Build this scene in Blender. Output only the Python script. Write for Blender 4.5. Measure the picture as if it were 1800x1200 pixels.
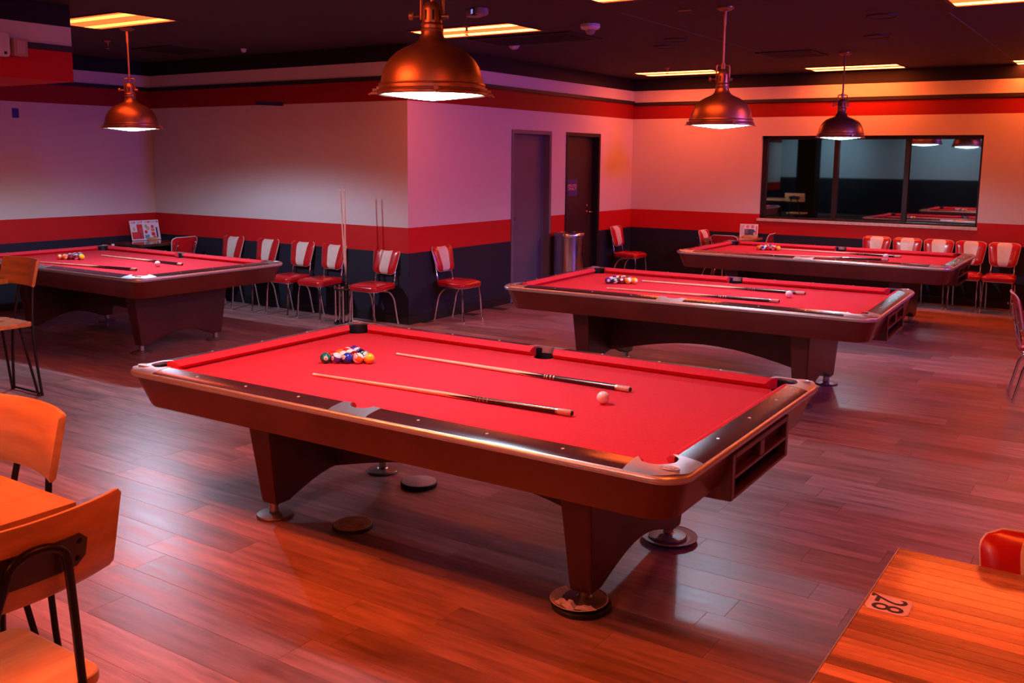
import bpy, bmesh, math, random
from math import pi, sin, cos
from mathutils import Vector, Matrix
random.seed(7)
for _o in list(bpy.data.objects): bpy.data.objects.remove(_o)
SC = bpy.context.scene
COL = SC.collection

# ------------------------------------------------------------------ camera
F_PX, PITCH, ROLL, YAW, CAM_H, PPY = 1678.5, 0.1498, 0.009, -0.5865, 1.8545, 530.0
fw = Vector((sin(YAW)*cos(PITCH), cos(YAW)*cos(PITCH), -sin(PITCH)))
rt = Vector((cos(YAW), -sin(YAW), 0)); up = rt.cross(fw)
r2 = cos(ROLL)*rt + sin(ROLL)*up; u2 = -sin(ROLL)*rt + cos(ROLL)*up
cd = bpy.data.cameras.new('camera'); cam = bpy.data.objects.new('camera', cd); COL.objects.link(cam)
cd.sensor_width = 36; cd.lens = 36*F_PX/1800; cd.shift_y = -(600-PPY)/1800; cd.clip_start = .05
m = Matrix.Identity(4)
for i in range(3): m[i][0], m[i][1], m[i][2] = r2[i], u2[i], -fw[i]
m.translation = (0, 0, CAM_H); cam.matrix_world = m
SC.camera = cam
CAMP = Vector((0, 0, CAM_H))
def in_frame(P, mg=0.0):
    d = Vector(P)-CAMP; z = d.dot(fw)
    if z < .3: return None
    x = 900+F_PX*d.dot(r2)/z; y = PPY-F_PX*d.dot(u2)/z
    return (x, y, z) if -mg < x < 1800+mg and -mg < y < 1200+mg else None

# ------------------------------------------------------------------ world, view, light levels
SC.view_settings.view_transform = 'Standard'; SC.view_settings.look = 'None'
SC.view_settings.exposure = 0.0; SC.view_settings.gamma = 1.0; SC.view_settings.use_curve_mapping = False
SC.cycles.use_denoising = True
SC.cycles.max_bounces = 7; SC.cycles.diffuse_bounces = 4; SC.cycles.glossy_bounces = 4
SC.cycles.transparent_max_bounces = 12; SC.cycles.sample_clamp_indirect = 6.0; SC.cycles.blur_glossy = 0.5
SC.cycles.caustics_reflective = False; SC.cycles.caustics_refractive = False
W = bpy.data.worlds.new('world'); SC.world = W; W.use_nodes = True
W.node_tree.nodes['Background'].inputs[0].default_value = (.05, .04, .08, 1)
W.node_tree.nodes['Background'].inputs[1].default_value = 0.3
PEND_W = 52.0                 # bulb inside each pendant
PEND_C = (.62, .73, 1.0)
VIO_FILL_W = 850.0                  # added violet fill spots, unseen
BACK_FILL_W = 160.0                 # added cool spots that light the unseen back wall
LENS_S = 13.0                  # glowing glass of the pendants
TUBE_C, TUBE_S = (1.0, .125, .020), 36.0      # tubes of the orange ceiling panels
PANEL_C, PANEL_S = (1.0, .085, .018), 3.6

# ------------------------------------------------------------------ materials
MATS = {}
def mat(name, col, rough=.5, metal=0., spec=.5, var=0., scale=8., stretch=(1, 1, 1), bump=0., coat=0., emit=None, es=0., rvar=0., objrand=0.):
    if name in MATS: return MATS[name]
    M = bpy.data.materials.new(name); M.use_nodes = True; nt = M.node_tree; N = nt.nodes; L = nt.links
    b = N['Principled BSDF']
    b.inputs['Base Color'].default_value = (*col, 1); b.inputs['Roughness'].default_value = rough
    b.inputs['Metallic'].default_value = metal; b.inputs['Specular IOR Level'].default_value = spec
    b.inputs['Coat Weight'].default_value = coat; b.inputs['Coat Roughness'].default_value = .12
    if emit: b.inputs['Emission Color'].default_value = (*emit, 1); b.inputs['Emission Strength'].default_value = es
    if var or bump or rvar or objrand:
        tc = N.new('ShaderNodeTexCoord'); mp = N.new('ShaderNodeMapping'); mp.inputs['Scale'].default_value = stretch
        L.new(tc.outputs['Object'], mp.inputs['Vector'])
        vec = mp.outputs['Vector']
        if objrand:
            oi = N.new('ShaderNodeObjectInfo'); ad = N.new('ShaderNodeVectorMath'); ad.operation = 'ADD'
            cx = N.new('ShaderNodeVectorMath'); cx.operation = 'SCALE'; cx.inputs[0].default_value = (37, 91, 53)
            L.new(oi.outputs['Random'], cx.inputs['Scale']); L.new(vec, ad.inputs[0]); L.new(cx.outputs[0], ad.inputs[1]); vec = ad.outputs[0]
        nz = N.new('ShaderNodeTexNoise'); nz.inputs['Scale'].default_value = scale; nz.inputs['Detail'].default_value = 6
        L.new(vec, nz.inputs['Vector'])
        mr = N.new('ShaderNodeMapRange'); mr.inputs['From Min'].default_value = .3; mr.inputs['From Max'].default_value = .7
        mr.inputs['To Min'].default_value = 1-var; mr.inputs['To Max'].default_value = 1+var
        L.new(nz.outputs['Fac'], mr.inputs['Value'])
        fac = mr.outputs['Result']
        if objrand:
            m2 = N.new('ShaderNodeMapRange'); m2.inputs['To Min'].default_value = 1-objrand; m2.inputs['To Max'].default_value = 1+objrand
            L.new(oi.outputs['Random'], m2.inputs['Value']); mm = N.new('ShaderNodeMath'); mm.operation = 'MULTIPLY'
            L.new(fac, mm.inputs[0]); L.new(m2.outputs['Result'], mm.inputs[1]); fac = mm.outputs[0]
        sc = N.new('ShaderNodeVectorMath'); sc.operation = 'SCALE'; sc.inputs[0].default_value = col
        L.new(fac, sc.inputs['Scale']); L.new(sc.outputs[0], b.inputs['Base Color'])
        if bump:
            bp = N.new('ShaderNodeBump'); bp.inputs['Strength'].default_value = bump; bp.inputs['Distance'].default_value = .01
            L.new(nz.outputs['Fac'], bp.inputs['Height']); L.new(bp.outputs['Normal'], b.inputs['Normal'])
        if rvar:
            mr2 = N.new('ShaderNodeMapRange'); mr2.inputs['To Min'].default_value = max(.02, rough-rvar); mr2.inputs['To Max'].default_value = rough+rvar
            L.new(nz.outputs['Fac'], mr2.inputs['Value']); L.new(mr2.outputs['Result'], b.inputs['Roughness'])
    MATS[name] = M
    return M
def emis(name, col, s):
    if name in MATS: return MATS[name]
    M = bpy.data.materials.new(name); M.use_nodes = True; nt = M.node_tree
    for n in list(nt.nodes): nt.nodes.remove(n)
    o = nt.nodes.new('ShaderNodeOutputMaterial'); e = nt.nodes.new('ShaderNodeEmission')
    e.inputs[0].default_value = (*col, 1); e.inputs[1].default_value = s; nt.links.new(e.outputs[0], o.inputs[0])
    MATS[name] = M; return M
def lens_mat():
    M = bpy.data.materials.new('frosted_lens'); M.use_nodes = True; nt = M.node_tree
    for n in list(nt.nodes): nt.nodes.remove(n)
    o = nt.nodes.new('ShaderNodeOutputMaterial'); e = nt.nodes.new('ShaderNodeEmission'); t = nt.nodes.new('ShaderNodeBsdfTransparent')
    a = nt.nodes.new('ShaderNodeAddShader'); t.inputs[0].default_value = (.92, .97, 1, 1)
    e.inputs[0].default_value = (.72, .93, 1, 1); e.inputs[1].default_value = LENS_S
    nt.links.new(e.outputs[0], a.inputs[0]); nt.links.new(t.outputs[0], a.inputs[1]); nt.links.new(a.outputs[0], o.inputs[0]); return M
def glass_mat(name, refl, tint, trans):
    M = bpy.data.materials.new(name); M.use_nodes = True; nt = M.node_tree
    for n in list(nt.nodes): nt.nodes.remove(n)
    o = nt.nodes.new('ShaderNodeOutputMaterial'); g = nt.nodes.new('ShaderNodeBsdfGlossy'); t = nt.nodes.new('ShaderNodeBsdfTransparent')
    g.inputs['Color'].default_value = (*tint, 1); g.inputs['Roughness'].default_value = .02; t.inputs[0].default_value = (*trans, 1)
    mx = nt.nodes.new('ShaderNodeMixShader'); mx.inputs[0].default_value = refl
    nt.links.new(t.outputs[0], mx.inputs[1]); nt.links.new(g.outputs[0], mx.inputs[2]); nt.links.new(mx.outputs[0], o.inputs[0]); return M

def wood_floor(name, island):
    M = bpy.data.materials.new(name); M.use_nodes = True; nt = M.node_tree; N = nt.nodes; L = nt.links; b = N['Principled BSDF']
    if island: rnd = N.new('ShaderNodeNewGeometry').outputs['Random Per Island']
    else: rnd = N.new('ShaderNodeObjectInfo').outputs['Random']
    tc = N.new('ShaderNodeTexCoord'); mp = N.new('ShaderNodeMapping'); mp.inputs['Scale'].default_value = (1.1, 11, 1)
    L.new(tc.outputs['Object'], mp.inputs['Vector'])
    sc = N.new('ShaderNodeVectorMath'); sc.operation = 'SCALE'; sc.inputs[0].default_value = (71, 43, 29); L.new(rnd, sc.inputs['Scale'])
    ad = N.new('ShaderNodeVectorMath'); ad.operation = 'ADD'; L.new(mp.outputs[0], ad.inputs[0]); L.new(sc.outputs[0], ad.inputs[1])
    nz = N.new('ShaderNodeTexNoise'); nz.inputs['Scale'].default_value = 2.2; nz.inputs['Detail'].default_value = 7; nz.inputs['Roughness'].default_value = .62
    L.new(ad.outputs[0], nz.inputs['Vector'])
    rp = N.new('ShaderNodeValToRGB'); e = rp.color_ramp.elements
    e[0].position = .25; e[0].color = (.15, .074, .074, 1); e[1].position = .78; e[1].color = (.50, .285, .285, 1)
    x = e.new(.5); x.color = (.32, .172, .170, 1)
    L.new(nz.outputs['Fac'], rp.inputs[0])
    m2 = N.new('ShaderNodeMapRange'); m2.inputs['To Min'].default_value = .72; m2.inputs['To Max'].default_value = 1.28; L.new(rnd, m2.inputs['Value'])
    vs = N.new('ShaderNodeVectorMath'); vs.operation = 'SCALE'; L.new(rp.outputs[0], vs.inputs[0]); L.new(m2.outputs[0], vs.inputs['Scale'])
    L.new(vs.outputs[0], b.inputs['Base Color'])
    mr = N.new('ShaderNodeMapRange'); b.inputs['Specular IOR Level'].default_value = .46; mr.inputs['To Min'].default_value = .27; mr.inputs['To Max'].default_value = .46; L.new(nz.outputs['Fac'], mr.inputs['Value'])
    L.new(mr.outputs[0], b.inputs['Roughness'])
    bp = N.new('ShaderNodeBump'); bp.inputs['Strength'].default_value = .12; bp.inputs['Distance'].default_value = .004
    L.new(nz.outputs['Fac'], bp.inputs['Height']); L.new(bp.outputs[0], b.inputs['Normal'])
    return M

WALL_BANDS = [(.0, (.016, .017, .032)), (.79, (.56, .010, .011)), (1.075, (.66, .62, .60)), (2.44, (.29, .007, .007)), (2.68, (.70, .66, .64)), (2.86, (.012, .010, .014))]
def wall_paint(name, bands, rough=.62):
    M = bpy.data.materials.new(name); M.use_nodes = True; nt = M.node_tree; N = nt.nodes; L = nt.links; b = N['Principled BSDF']
    tc = N.new('ShaderNodeTexCoord'); sp = N.new('ShaderNodeSeparateXYZ'); L.new(tc.outputs['Object'], sp.inputs[0])
    dv = N.new('ShaderNodeMath'); dv.operation = 'DIVIDE'; dv.inputs[1].default_value = 4.0; L.new(sp.outputs['Z'], dv.inputs[0])
    rp = N.new('ShaderNodeValToRGB'); rp.color_ramp.interpolation = 'CONSTANT'; e = rp.color_ramp.elements
    e[0].position = 0; e[0].color = (*bands[0][1], 1); e[1].position = bands[1][0]/4; e[1].color = (*bands[1][1], 1)
    for z, c in bands[2:]:
        x = e.new(z/4); x.color = (*c, 1)
    L.new(dv.outputs[0], rp.inputs[0]); L.new(rp.outputs[0], b.inputs['Base Color'])
    b.inputs['Roughness'].default_value = rough; b.inputs['Specular IOR Level'].default_value = .3
    nz = N.new('ShaderNodeTexNoise'); nz.inputs['Scale'].default_value = 130; nz.inputs['Detail'].default_value = 2; L.new(tc.outputs['Object'], nz.inputs['Vector'])
    bp = N.new('ShaderNodeBump'); bp.inputs['Strength'].default_value = .08; bp.inputs['Distance'].default_value = .003
    L.new(nz.outputs['Fac'], bp.inputs['Height']); L.new(bp.outputs[0], b.inputs['Normal'])
    return M

M_WALL = wall_paint('striped_wall_paint', WALL_BANDS)
M_BACK = wall_paint('back_wall_paint', [(.0, (.012, .012, .02)), (1.25, (.45, .52, .56)), (2.62, (.05, .05, .06)), (2.9, (.02, .02, .02))])
M_CEIL = mat('dark_ceiling', (.030, .022, .030), .75, var=.12, scale=3)
M_TRIM = mat('dark_trim', (.016, .013, .016), .55)
M_BASE = mat('black_rubber_base', (.010, .010, .012), .45)
M_MAHOG = mat('dark_mahogany', (.135, .019, .012), .34, var=.22, scale=3.2, coat=.25, rvar=.05)
M_LEGW = mat('dark_leg_wood', (.085, .013, .010), .4, var=.2, scale=4, coat=.15)
M_RAIL = mat('polished_rail_wood', (.070, .020, .022), .2, var=.18, scale=5, stretch=(1, 6, 1), coat=.5)
M_CAST = mat('cast_aluminium', (.56, .54, .56), .38, metal=.92, var=.06, scale=10, rvar=.03)
M_TRIMAL = mat('brushed_aluminium_trim', (.80, .80, .78), .36, metal=.85, var=.03, scale=30)
M_CLOTH = mat('red_billiard_cloth', (.66, .034, .052), .88, spec=.12, var=.06, scale=60, bump=.03)
M_POCKET = mat('black_pocket_leather', (.006, .006, .008), .5, var=.2, scale=20)
M_DARK = mat('dark_underside', (.010, .007, .007), .7)
M_WHITE = mat('white_inlay', (.85, .83, .8), .3)
M_STEM = mat('steel_foot_stem', (.55, .50, .46), .35, metal=1., var=.1, scale=20)
M_DISC = mat('worn_foot_disc', (.17, .11, .10), .42, metal=.35, var=.3, scale=9, rvar=.12)
M_CHROME = mat('chrome', (.80, .80, .82), .09, metal=1.)
M_REDV = mat('red_vinyl', (.50, .012, .016), .26, var=.1, scale=12, coat=.3)
M_CREAMV = mat('cream_vinyl', (.72, .66, .58), .36, var=.06, scale=12)
M_PIPE = mat('pale_piping', (.62, .58, .52), .35, var=.05)
M_BRONZE = mat('aged_bronze', (.40, .205, .135), .40, metal=.85, var=.1, scale=6, rvar=.05)
M_SHADEIN = mat('white_shade_lining', (.85, .87, .88), .5, var=.02)
M_LENS = lens_mat()
M_OAK = mat('orange_stained_wood', (.68, .32, .11), .38, var=.22, scale=3, stretch=(1, 7, 7), coat=.2, rvar=.06)
M_OAKX = mat('table_stained_wood', (.62, .29, .09), .34, var=.2, scale=2.2, stretch=(1, 9, 3), coat=.3, rvar=.06, objrand=.18)
M_BUTCHER = mat('butcher_block_strip', (.52, .21, .07), .27, var=.28, scale=2.4, stretch=(1.2, 16, 4), coat=.35, rvar=.08, objrand=.5)
M_BLACKM = mat('black_powder_steel', (.022, .018, .018), .38, metal=.5, var=.1, scale=30)
M_PLATE = mat('grey_steel_plate', (.075, .062, .060), .42, metal=.5, var=.1, scale=25)
M_STEEL = mat('brushed_stainless', (.60, .59, .60), .22, metal=1., var=.08, scale=4, stretch=(40, 40, .5), rvar=.06)
M_CUEW = mat('maple_cue_wood', (.78, .58, .38), .3, var=.1, scale=10, coat=.3)
M_CUED = mat('black_cue_butt', (.012, .011, .013), .22, var=.3, scale=40, coat=.5)
M_CUECAP = mat('tan_butt_cap', (.55, .36, .26), .4, var=.25, scale=30)
M_IVORY = mat('white_ferrule', (.88, .84, .80), .35)
M_TIP = mat('leather_tip', (.30, .30, .42), .7, var=.1)
M_PLAST = mat('white_plastic', (.62, .58, .58), .4, var=.05)
M_BLUET = mat('blue_tape', (.02, .03, .28), .5, var=.08)
M_DOORG = mat('grey_purple_door', (.135, .115, .15), .5, var=.06, scale=3)
M_DOORF = mat('grey_door_frame', (.16, .14, .17), .45, var=.05)
M_DOORB = mat('dark_brown_door', (.030, .014, .014), .45, var=.1, scale=3)
M_DOORBF = mat('black_door_frame', (.013, .009, .011), .5, var=.05)
M_WINF = mat('dark_window_frame', (.020, .016, .018), .4, metal=.3, var=.05)
M_GLASS = glass_mat('dark_mirror_glass', .55, (.72, .85, .95), (.02, .025, .03))
M_SILL = mat('painted_window_sill', (.62, .50, .48), .5, var=.15, scale=20)
M_PAPER = mat('paper', (.80, .66, .60), .7, var=.06, scale=20)
M_RUBBER = mat('black_pad', (.012, .010, .011), .6, var=.1)
M_FLOORP = wood_floor('vinyl_plank', False); M_FLOORS = wood_floor('vinyl_plank_far', True)
M_SUB = mat('dark_subfloor', (.03, .024, .022), .8)

# ------------------------------------------------------------------ object helpers
def link(name, me, parent=None, loc=(0, 0, 0), rot=(0, 0, 0)):
    o = bpy.data.objects.new(name, me); COL.objects.link(o)
    if parent is not None: o.parent = parent
    o.location = loc; o.rotation_euler = rot
    return o
def tag(o, label=None, cat=None, group=None, kind=None):
    if label: o['label'] = label
    if cat: o['category'] = cat
    if group: o['group'] = group
    if kind: o['kind'] = kind
    return o
def thing(name, label, cat, loc=(0, 0, 0), rz=0., group=None):
    o = link(name, None, None, loc, (0, 0, rz)); o.empty_display_size = .1
    return tag(o, label, cat, group)
def B(): return bmesh.new()
def fin(name, bm, mats, parent=None, smooth=None, loc=(0, 0, 0), rot=(0, 0, 0), bevel=0., bseg=2):
    bmesh.ops.recalc_face_normals(bm, faces=bm.faces)
    if bevel:
        ed = [e for e in bm.edges if len(e.link_faces) == 2 and e.calc_face_angle(0) > .6]
        bmesh.ops.bevel(bm, geom=ed, offset=bevel, segments=bseg, profile=.6, affect='EDGES', clamp_overlap=True)
    me = bpy.data.meshes.new(name); bm.to_mesh(me); bm.free()
    for x in (mats if isinstance(mats, (list, tuple)) else [mats]): me.materials.append(x)
    if smooth is not None:
        for f in me.polygons: f.use_smooth = True
        try: me.set_sharp_from_angle(angle=smooth)
        except Exception: pass
    return link(name, me, parent, loc, rot)
def setm(fs, mi):
    for f in fs: f.material_index = mi
def box(bm, x0, x1, y0, y1, z0, z1, mi=0):
    v = [bm.verts.new(p) for p in ((x0, y0, z0), (x1, y0, z0), (x1, y1, z0), (x0, y1, z0), (x0, y0, z1), (x1, y0, z1), (x1, y1, z1), (x0, y1, z1))]
    fs = [bm.faces.new([v[i] for i in q]) for q in ((0, 3, 2, 1), (4, 5, 6, 7), (0, 1, 5, 4), (1, 2, 6, 5), (2, 3, 7, 6), (3, 0, 4, 7))]
    setm(fs, mi); return v
def prism(bm, pts, z0, z1, mi=0, T=None):
    n = len(pts); T = T or (lambda x, y, z: (x, y, z))
    a = [bm.verts.new(T(x, y, z0)) for x, y in pts]; b = [bm.verts.new(T(x, y, z1)) for x, y in pts]
    fs = [bm.faces.new(a[::-1]), bm.faces.new(b)] + [bm.faces.new((a[i], a[(i+1) % n], b[(i+1) % n], b[i])) for i in range(n)]
    setm(fs, mi); return a, b
def lathe(bm, prof, seg=24, mi=0, cap=True, M=None, a0=0., a1=2*pi):
    full = abs(a1-a0-2*pi) < 1e-6; n = seg if full else seg+1; rings = []
    for r, z in prof:
        ring = []
        for i in range(n):
            a = a0+(a1-a0)*i/seg; p = Vector((r*cos(a), r*sin(a), z))
            ring.append(bm.verts.new(M @ p if M else p))
        rings.append(ring)
    fs = []
    for k in range(len(rings)-1):
        for i in range(n if full else n-1):
            j = (i+1) % n; fs.append(bm.faces.new((rings[k][i], rings[k][j], rings[k+1][j], rings[k+1][i])))
    if cap and full:
        for ring, rz in ((rings[0], prof[0]), (rings[-1], prof[-1])):
            if rz[0] > 1e-5:
                try: fs.append(bm.faces.new(ring))
                except Exception: pass
    setm(fs, mi); return rings
def cyl(bm, c, r, z0, z1, seg=20, mi=0): return lathe(bm, [(r, z0), (r, z1)], seg, mi, True, Matrix.Translation((c[0], c[1], 0)))
def tube(bm, pts, r, seg=8, mi=0, closed=False, rads=None):
    P = [Vector(p) for p in pts]; n = len(P); rings = []; prev = None
    for i in range(n):
        if closed: t = P[(i+1) % n]-P[i-1]
        else: t = P[min(i+1, n-1)]-P[max(i-1, 0)]
        t.normalize()
        if prev is None:
            a = Vector((0, 0, 1)) if abs(t.z) < .9 else Vector((1, 0, 0)); nrm = t.cross(a).normalized()
        else: nrm = (prev-t*prev.dot(t)).normalized()
        prev = nrm; bn = t.cross(nrm); rr = rads[i] if rads else r
        rings.append([bm.verts.new(P[i]+rr*(cos(2*pi*k/seg)*nrm+sin(2*pi*k/seg)*bn)) for k in range(seg)])
    fs = []
    for i in range(n if closed else n-1):
        A, Bq = rings[i], rings[(i+1) % n]
        for k in range(seg): fs.append(bm.faces.new((A[k], A[(k+1) % seg], Bq[(k+1) % seg], Bq[k])))
    if not closed: fs += [bm.faces.new(rings[0][::-1]), bm.faces.new(rings[-1])]
    setm(fs, mi); return rings
def arc(cx, cy, r, a0, a1, n): return [(cx+r*cos(a0+(a1-a0)*i/n), cy+r*sin(a0+(a1-a0)*i/n)) for i in range(n+1)]
def rrect(hx, hy, r, n=6):
    return arc(hx-r, hy-r, r, 0, pi/2, n)+arc(-hx+r, hy-r, r, pi/2, pi, n)+arc(-hx+r, -hy+r, r, pi, 1.5*pi, n)+arc(hx-r, -hy+r, r, 1.5*pi, 2*pi, n)
def smooth_path(pts, n=6):
    P = [Vector(p) for p in pts]; out = []
    for i in range(len(P)-1):
        a, b, c, d = P[max(i-1, 0)], P[i], P[i+1], P[min(i+2, len(P)-1)]
        for k in range(n):
            t = k/n; out.append(.5*((2*b)+(c-a)*t+(2*a-5*b+4*c-d)*t*t+(3*b-a-3*c+d)*t**3))
    out.append(P[-1]); return out
def text_mesh(s, size, ext=.0006, cx=True):
    cu = bpy.data.curves.new('txt', 'FONT'); cu.body = s; cu.size = size; cu.extrude = ext; cu.resolution_u = 3
    cu.align_x = 'CENTER'; cu.align_y = 'CENTER'
    ob = bpy.data.objects.new('txt', cu); me = bpy.data.meshes.new_from_object(ob)
    bpy.data.objects.remove(ob); bpy.data.curves.remove(cu); return me
def add_text(bm, s, size, M, mi=0, sx=1., ext=.0006):
    me = text_mesh(s, size, ext); n0 = len(bm.faces)
    me.transform(M @ Matrix.Diagonal((sx, 1, 1, 1))); bm.from_mesh(me); bpy.data.meshes.remove(me)
    bm.faces.ensure_lookup_table()
    for f in bm.faces[n0:]: f.material_index = mi
def copy_tree(o, parent=None):
    c = o.copy(); COL.objects.link(c)
    if parent is not None: c.parent = parent
    for ch in list(o.children): copy_tree(ch, c)
    return c
def struct(o): o['kind'] = 'structure'; return o

# ------------------------------------------------------------------ room shell
XL, YA, XB, YC, CEIL = -11.18, 8.10, -6.76, 13.51, 3.05
XR, YB = 3.6, -7.0
T = .15
def slab(name, x0, x1, y0, y1, z0, z1, M):
    bm = B(); box(bm, x0, x1, y0, y1, z0, z1); return struct(fin(name, bm, M))
floor = slab('floor', XL-T, XR+T, YB-T, YC+T, -.14, -.007, M_SUB)
slab('ceiling', XL-T, XR+T, YB-T, YC+T, CEIL, CEIL+.15, M_CEIL)
slab('wall_left', XL-T, XL, YB, YA, -.005, CEIL, M_WALL)
slab('wall_right', XR, XR+T, YB, YC, -.005, CEIL, M_WALL)
slab('wall_back', XL-T, XR+T, YB-T, YB, -.005, CEIL, M_BACK)
slab('wall_alcove', XL-T, XB-T, YA, YA+T, -.005, CEIL, M_WALL)
# corridor wall with two door openings, built from piers and heads in one mesh
D1, D2, DH = (10.13, 11.09), (11.48, 12.46), 2.205
bm = B()
for y0, y1, z0 in ((YA, D1[0], -.005), (D1[0], D1[1], DH), (D1[1], D2[0], -.005), (D2[0], D2[1], DH), (D2[1], YC+T, -.005)):
    box(bm, XB-T, XB, y0, y1, z0, CEIL)
struct(fin('wall_corridor', bm, M_WALL))
WX0, WX1, WZ0, WZ1 = -4.71, -1.83, 1.01, 2.19
bm = B()
box(bm, XB-T, WX0, YC, YC+T, -.005, CEIL); box(bm, WX1, XR+T, YC, YC+T, -.005, CEIL)
box(bm, WX0, WX1, YC, YC+T, -.005, WZ0); box(bm, WX0, WX1, YC, YC+T, WZ1, CEIL)
struct(fin('wall_window', bm, M_WALL))
# bulkhead over the left side
M_SOFF = wall_paint('bulkhead_paint', [(.0, (.66, .62, .60)), (2.43, (.50, .009, .009)), (2.68, (.70, .66, .64)), (2.86, (.012, .010, .014))])
SX, SY = -7.50, 4.71
slab('wall_bulkhead', XL, SX, 1.5, SY, 2.438, CEIL, M_SOFF)
slab('wall_column', -8.95, -8.40, -2.2, -1.65, 0, CEIL, mat('dark_column', (.012, .012, .016), .6))
# trims (dark strip under the white frieze) and baseboards
def strip(name, x0, x1, y0, y1, z0, z1, M): return slab(name, x0, x1, y0, y1, z0, z1, M)
TZ0, TZ1, TD = 2.675, 2.722, .022
strip('trim_1', XL, XB+TD, YA-TD, YA, TZ0, TZ1, M_TRIM)
strip('trim_2', XB, XB+TD, YA, YC, TZ0, TZ1, M_TRIM)
strip('trim_3', XB+TD, XR, YC-TD, YC, TZ0-.02, TZ1-.02, M_TRIM)
strip('trim_4', XL, XL+TD, SY, YA-TD, TZ0, TZ1, M_TRIM)
strip('trim_5', SX, SX+TD, 1.5, SY, TZ0, TZ1, M_TRIM)
BH = .095
strip('baseboard_alcove', XL, XB+.012, YA-.012, YA, 0, BH, M_BASE)
strip('baseboard_corridor', XB, XB+.012, YA, D1[0]-.05, 0, BH, M_BASE)
strip('baseboard_corridor', XB, XB+.012, D1[1]+.05, D2[0]-.05, 0, BH, M_BASE)
strip('baseboard_corridor', XB, XB+.012, D2[1]+.05, YC, 0, BH, M_BASE)
strip('baseboard_window', XB+.012, XR, YC-.012, YC, 0, BH, M_BASE)
strip('baseboard_left', XL, XL+.012, YB, YA-.012, 0, BH, M_BASE)
# thin seams on the ceiling
for x, y0, y1 in ((-3.8, 7.2, 11.2), (-1.5, 8.6, 13.2)):
    slab('trim_6' if x < -2 else 'trim_7', x-.006, x+.006, y0, y1, CEIL-.004, CEIL, mat('ceiling_seam', (.09, .07, .08), .6))

# floor planks: the nearest 300 in view are parts, the rest one mesh
PLW, PLL = .182, 1.22
plank_me = None
cand = []
row = 0; y = YB
rng = random.Random(3)
while y < YC:
    x = XL-rng.random()*PLL
    while x < XR:
        cx, cy = x+PLL/2, y+PLW/2
        if not (cy > YA and cx < XB-.3): cand.append((cx, cy))
        x += PLL
    y += PLW; row += 1
def vis(c):
    best = None
    for dx in (-.5, -.25, 0, .25, .5):
        q = in_frame((c[0]+dx*PLL, c[1], 0), 0)
        if q: best = q[2] if best is None else min(best, q[2])
    return best
near = sorted([(d, c) for d, c in ((vis(c), c) for c in cand) if d], key=lambda t: t[0])[:300]
nearset = {c for _, c in near}
def plank_bm(bm, cx, cy):
    hx, hy = PLL/2-.0003, PLW/2-.0003; c = .0007
    lo = [bm.verts.new((cx+a*hx, cy+b*hy, -.007)) for a, b in ((-1, -1), (1, -1), (1, 1), (-1, 1))]
    md = [bm.verts.new((cx+a*hx, cy+b*hy, -.0012)) for a, b in ((-1, -1), (1, -1), (1, 1), (-1, 1))]
    hi = [bm.verts.new((cx+a*(hx-c), cy+b*(hy-c), 0)) for a, b in ((-1, -1), (1, -1), (1, 1), (-1, 1))]
    bm.faces.new(hi)
    for i in range(4):
        j = (i+1) % 4; bm.faces.new((md[i], md[j], hi[j], hi[i])); bm.faces.new((lo[i], lo[j], md[j], md[i]))
bm = B(); plank_bm(bm, 0, 0); o0 = fin('plank', bm, M_FLOORP, floor, loc=(*near[0][1], 0)); plank_me = o0.data
for _, c in near[1:]:
    link('plank', plank_me, floor, (c[0], c[1], 0))
bm = B()
for c in cand:
    if c not in nearset: plank_bm(bm, *c)
tag(fin('far_planks', bm, M_FLOORS, floor), kind='stuff')

# doors
def door(idx, y0, y1, Ml, Mf, hinge_left, extras):
    d = struct(link('door_%d' % idx, None, None, (XB, (y0+y1)/2, 0)))
    w = (y1-y0)/2; f = .05
    bm = B()
    for s in (-1, 1): box(bm, -T, .012, s*w-(f if s > 0 else 0), s*w+(0 if s > 0 else f), 0, DH)
    box(bm, -T, .012, -w+f, w-f, DH-f, DH)
    for s in (-1, 1): box(bm, -.11, -.085, s*(w-f)-(.015 if s > 0 else 0), s*(w-f)+(0 if s > 0 else .015), 0, DH-f)
    fin('door_frame', bm, Mf, d, bevel=.003)
    bm = B(); box(bm, -.135, -.095, -w+f+.004, w-f-.004, .01, DH-f-.004); fin('door_leaf', bm, Ml, d, bevel=.002)
    extras(d, w)
    return d
def ex1(d, w):
    bm = B(); Mx = Matrix.Translation((-.095, -w+.13, 1.075)) @ Matrix.Rotation(pi/2, 4, 'Y')
    lathe(bm, [(.028, 0), (.028, .008), (.011, .010), (.011, .04), (.026, .045), (.028, .06), (.018, .072), (0, .074)], 16, 0, True, Mx)
    fin('door_knob', bm, mat('dull_knob', (.35, .30, .30), .3, metal=1.), d, smooth=.6)
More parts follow.
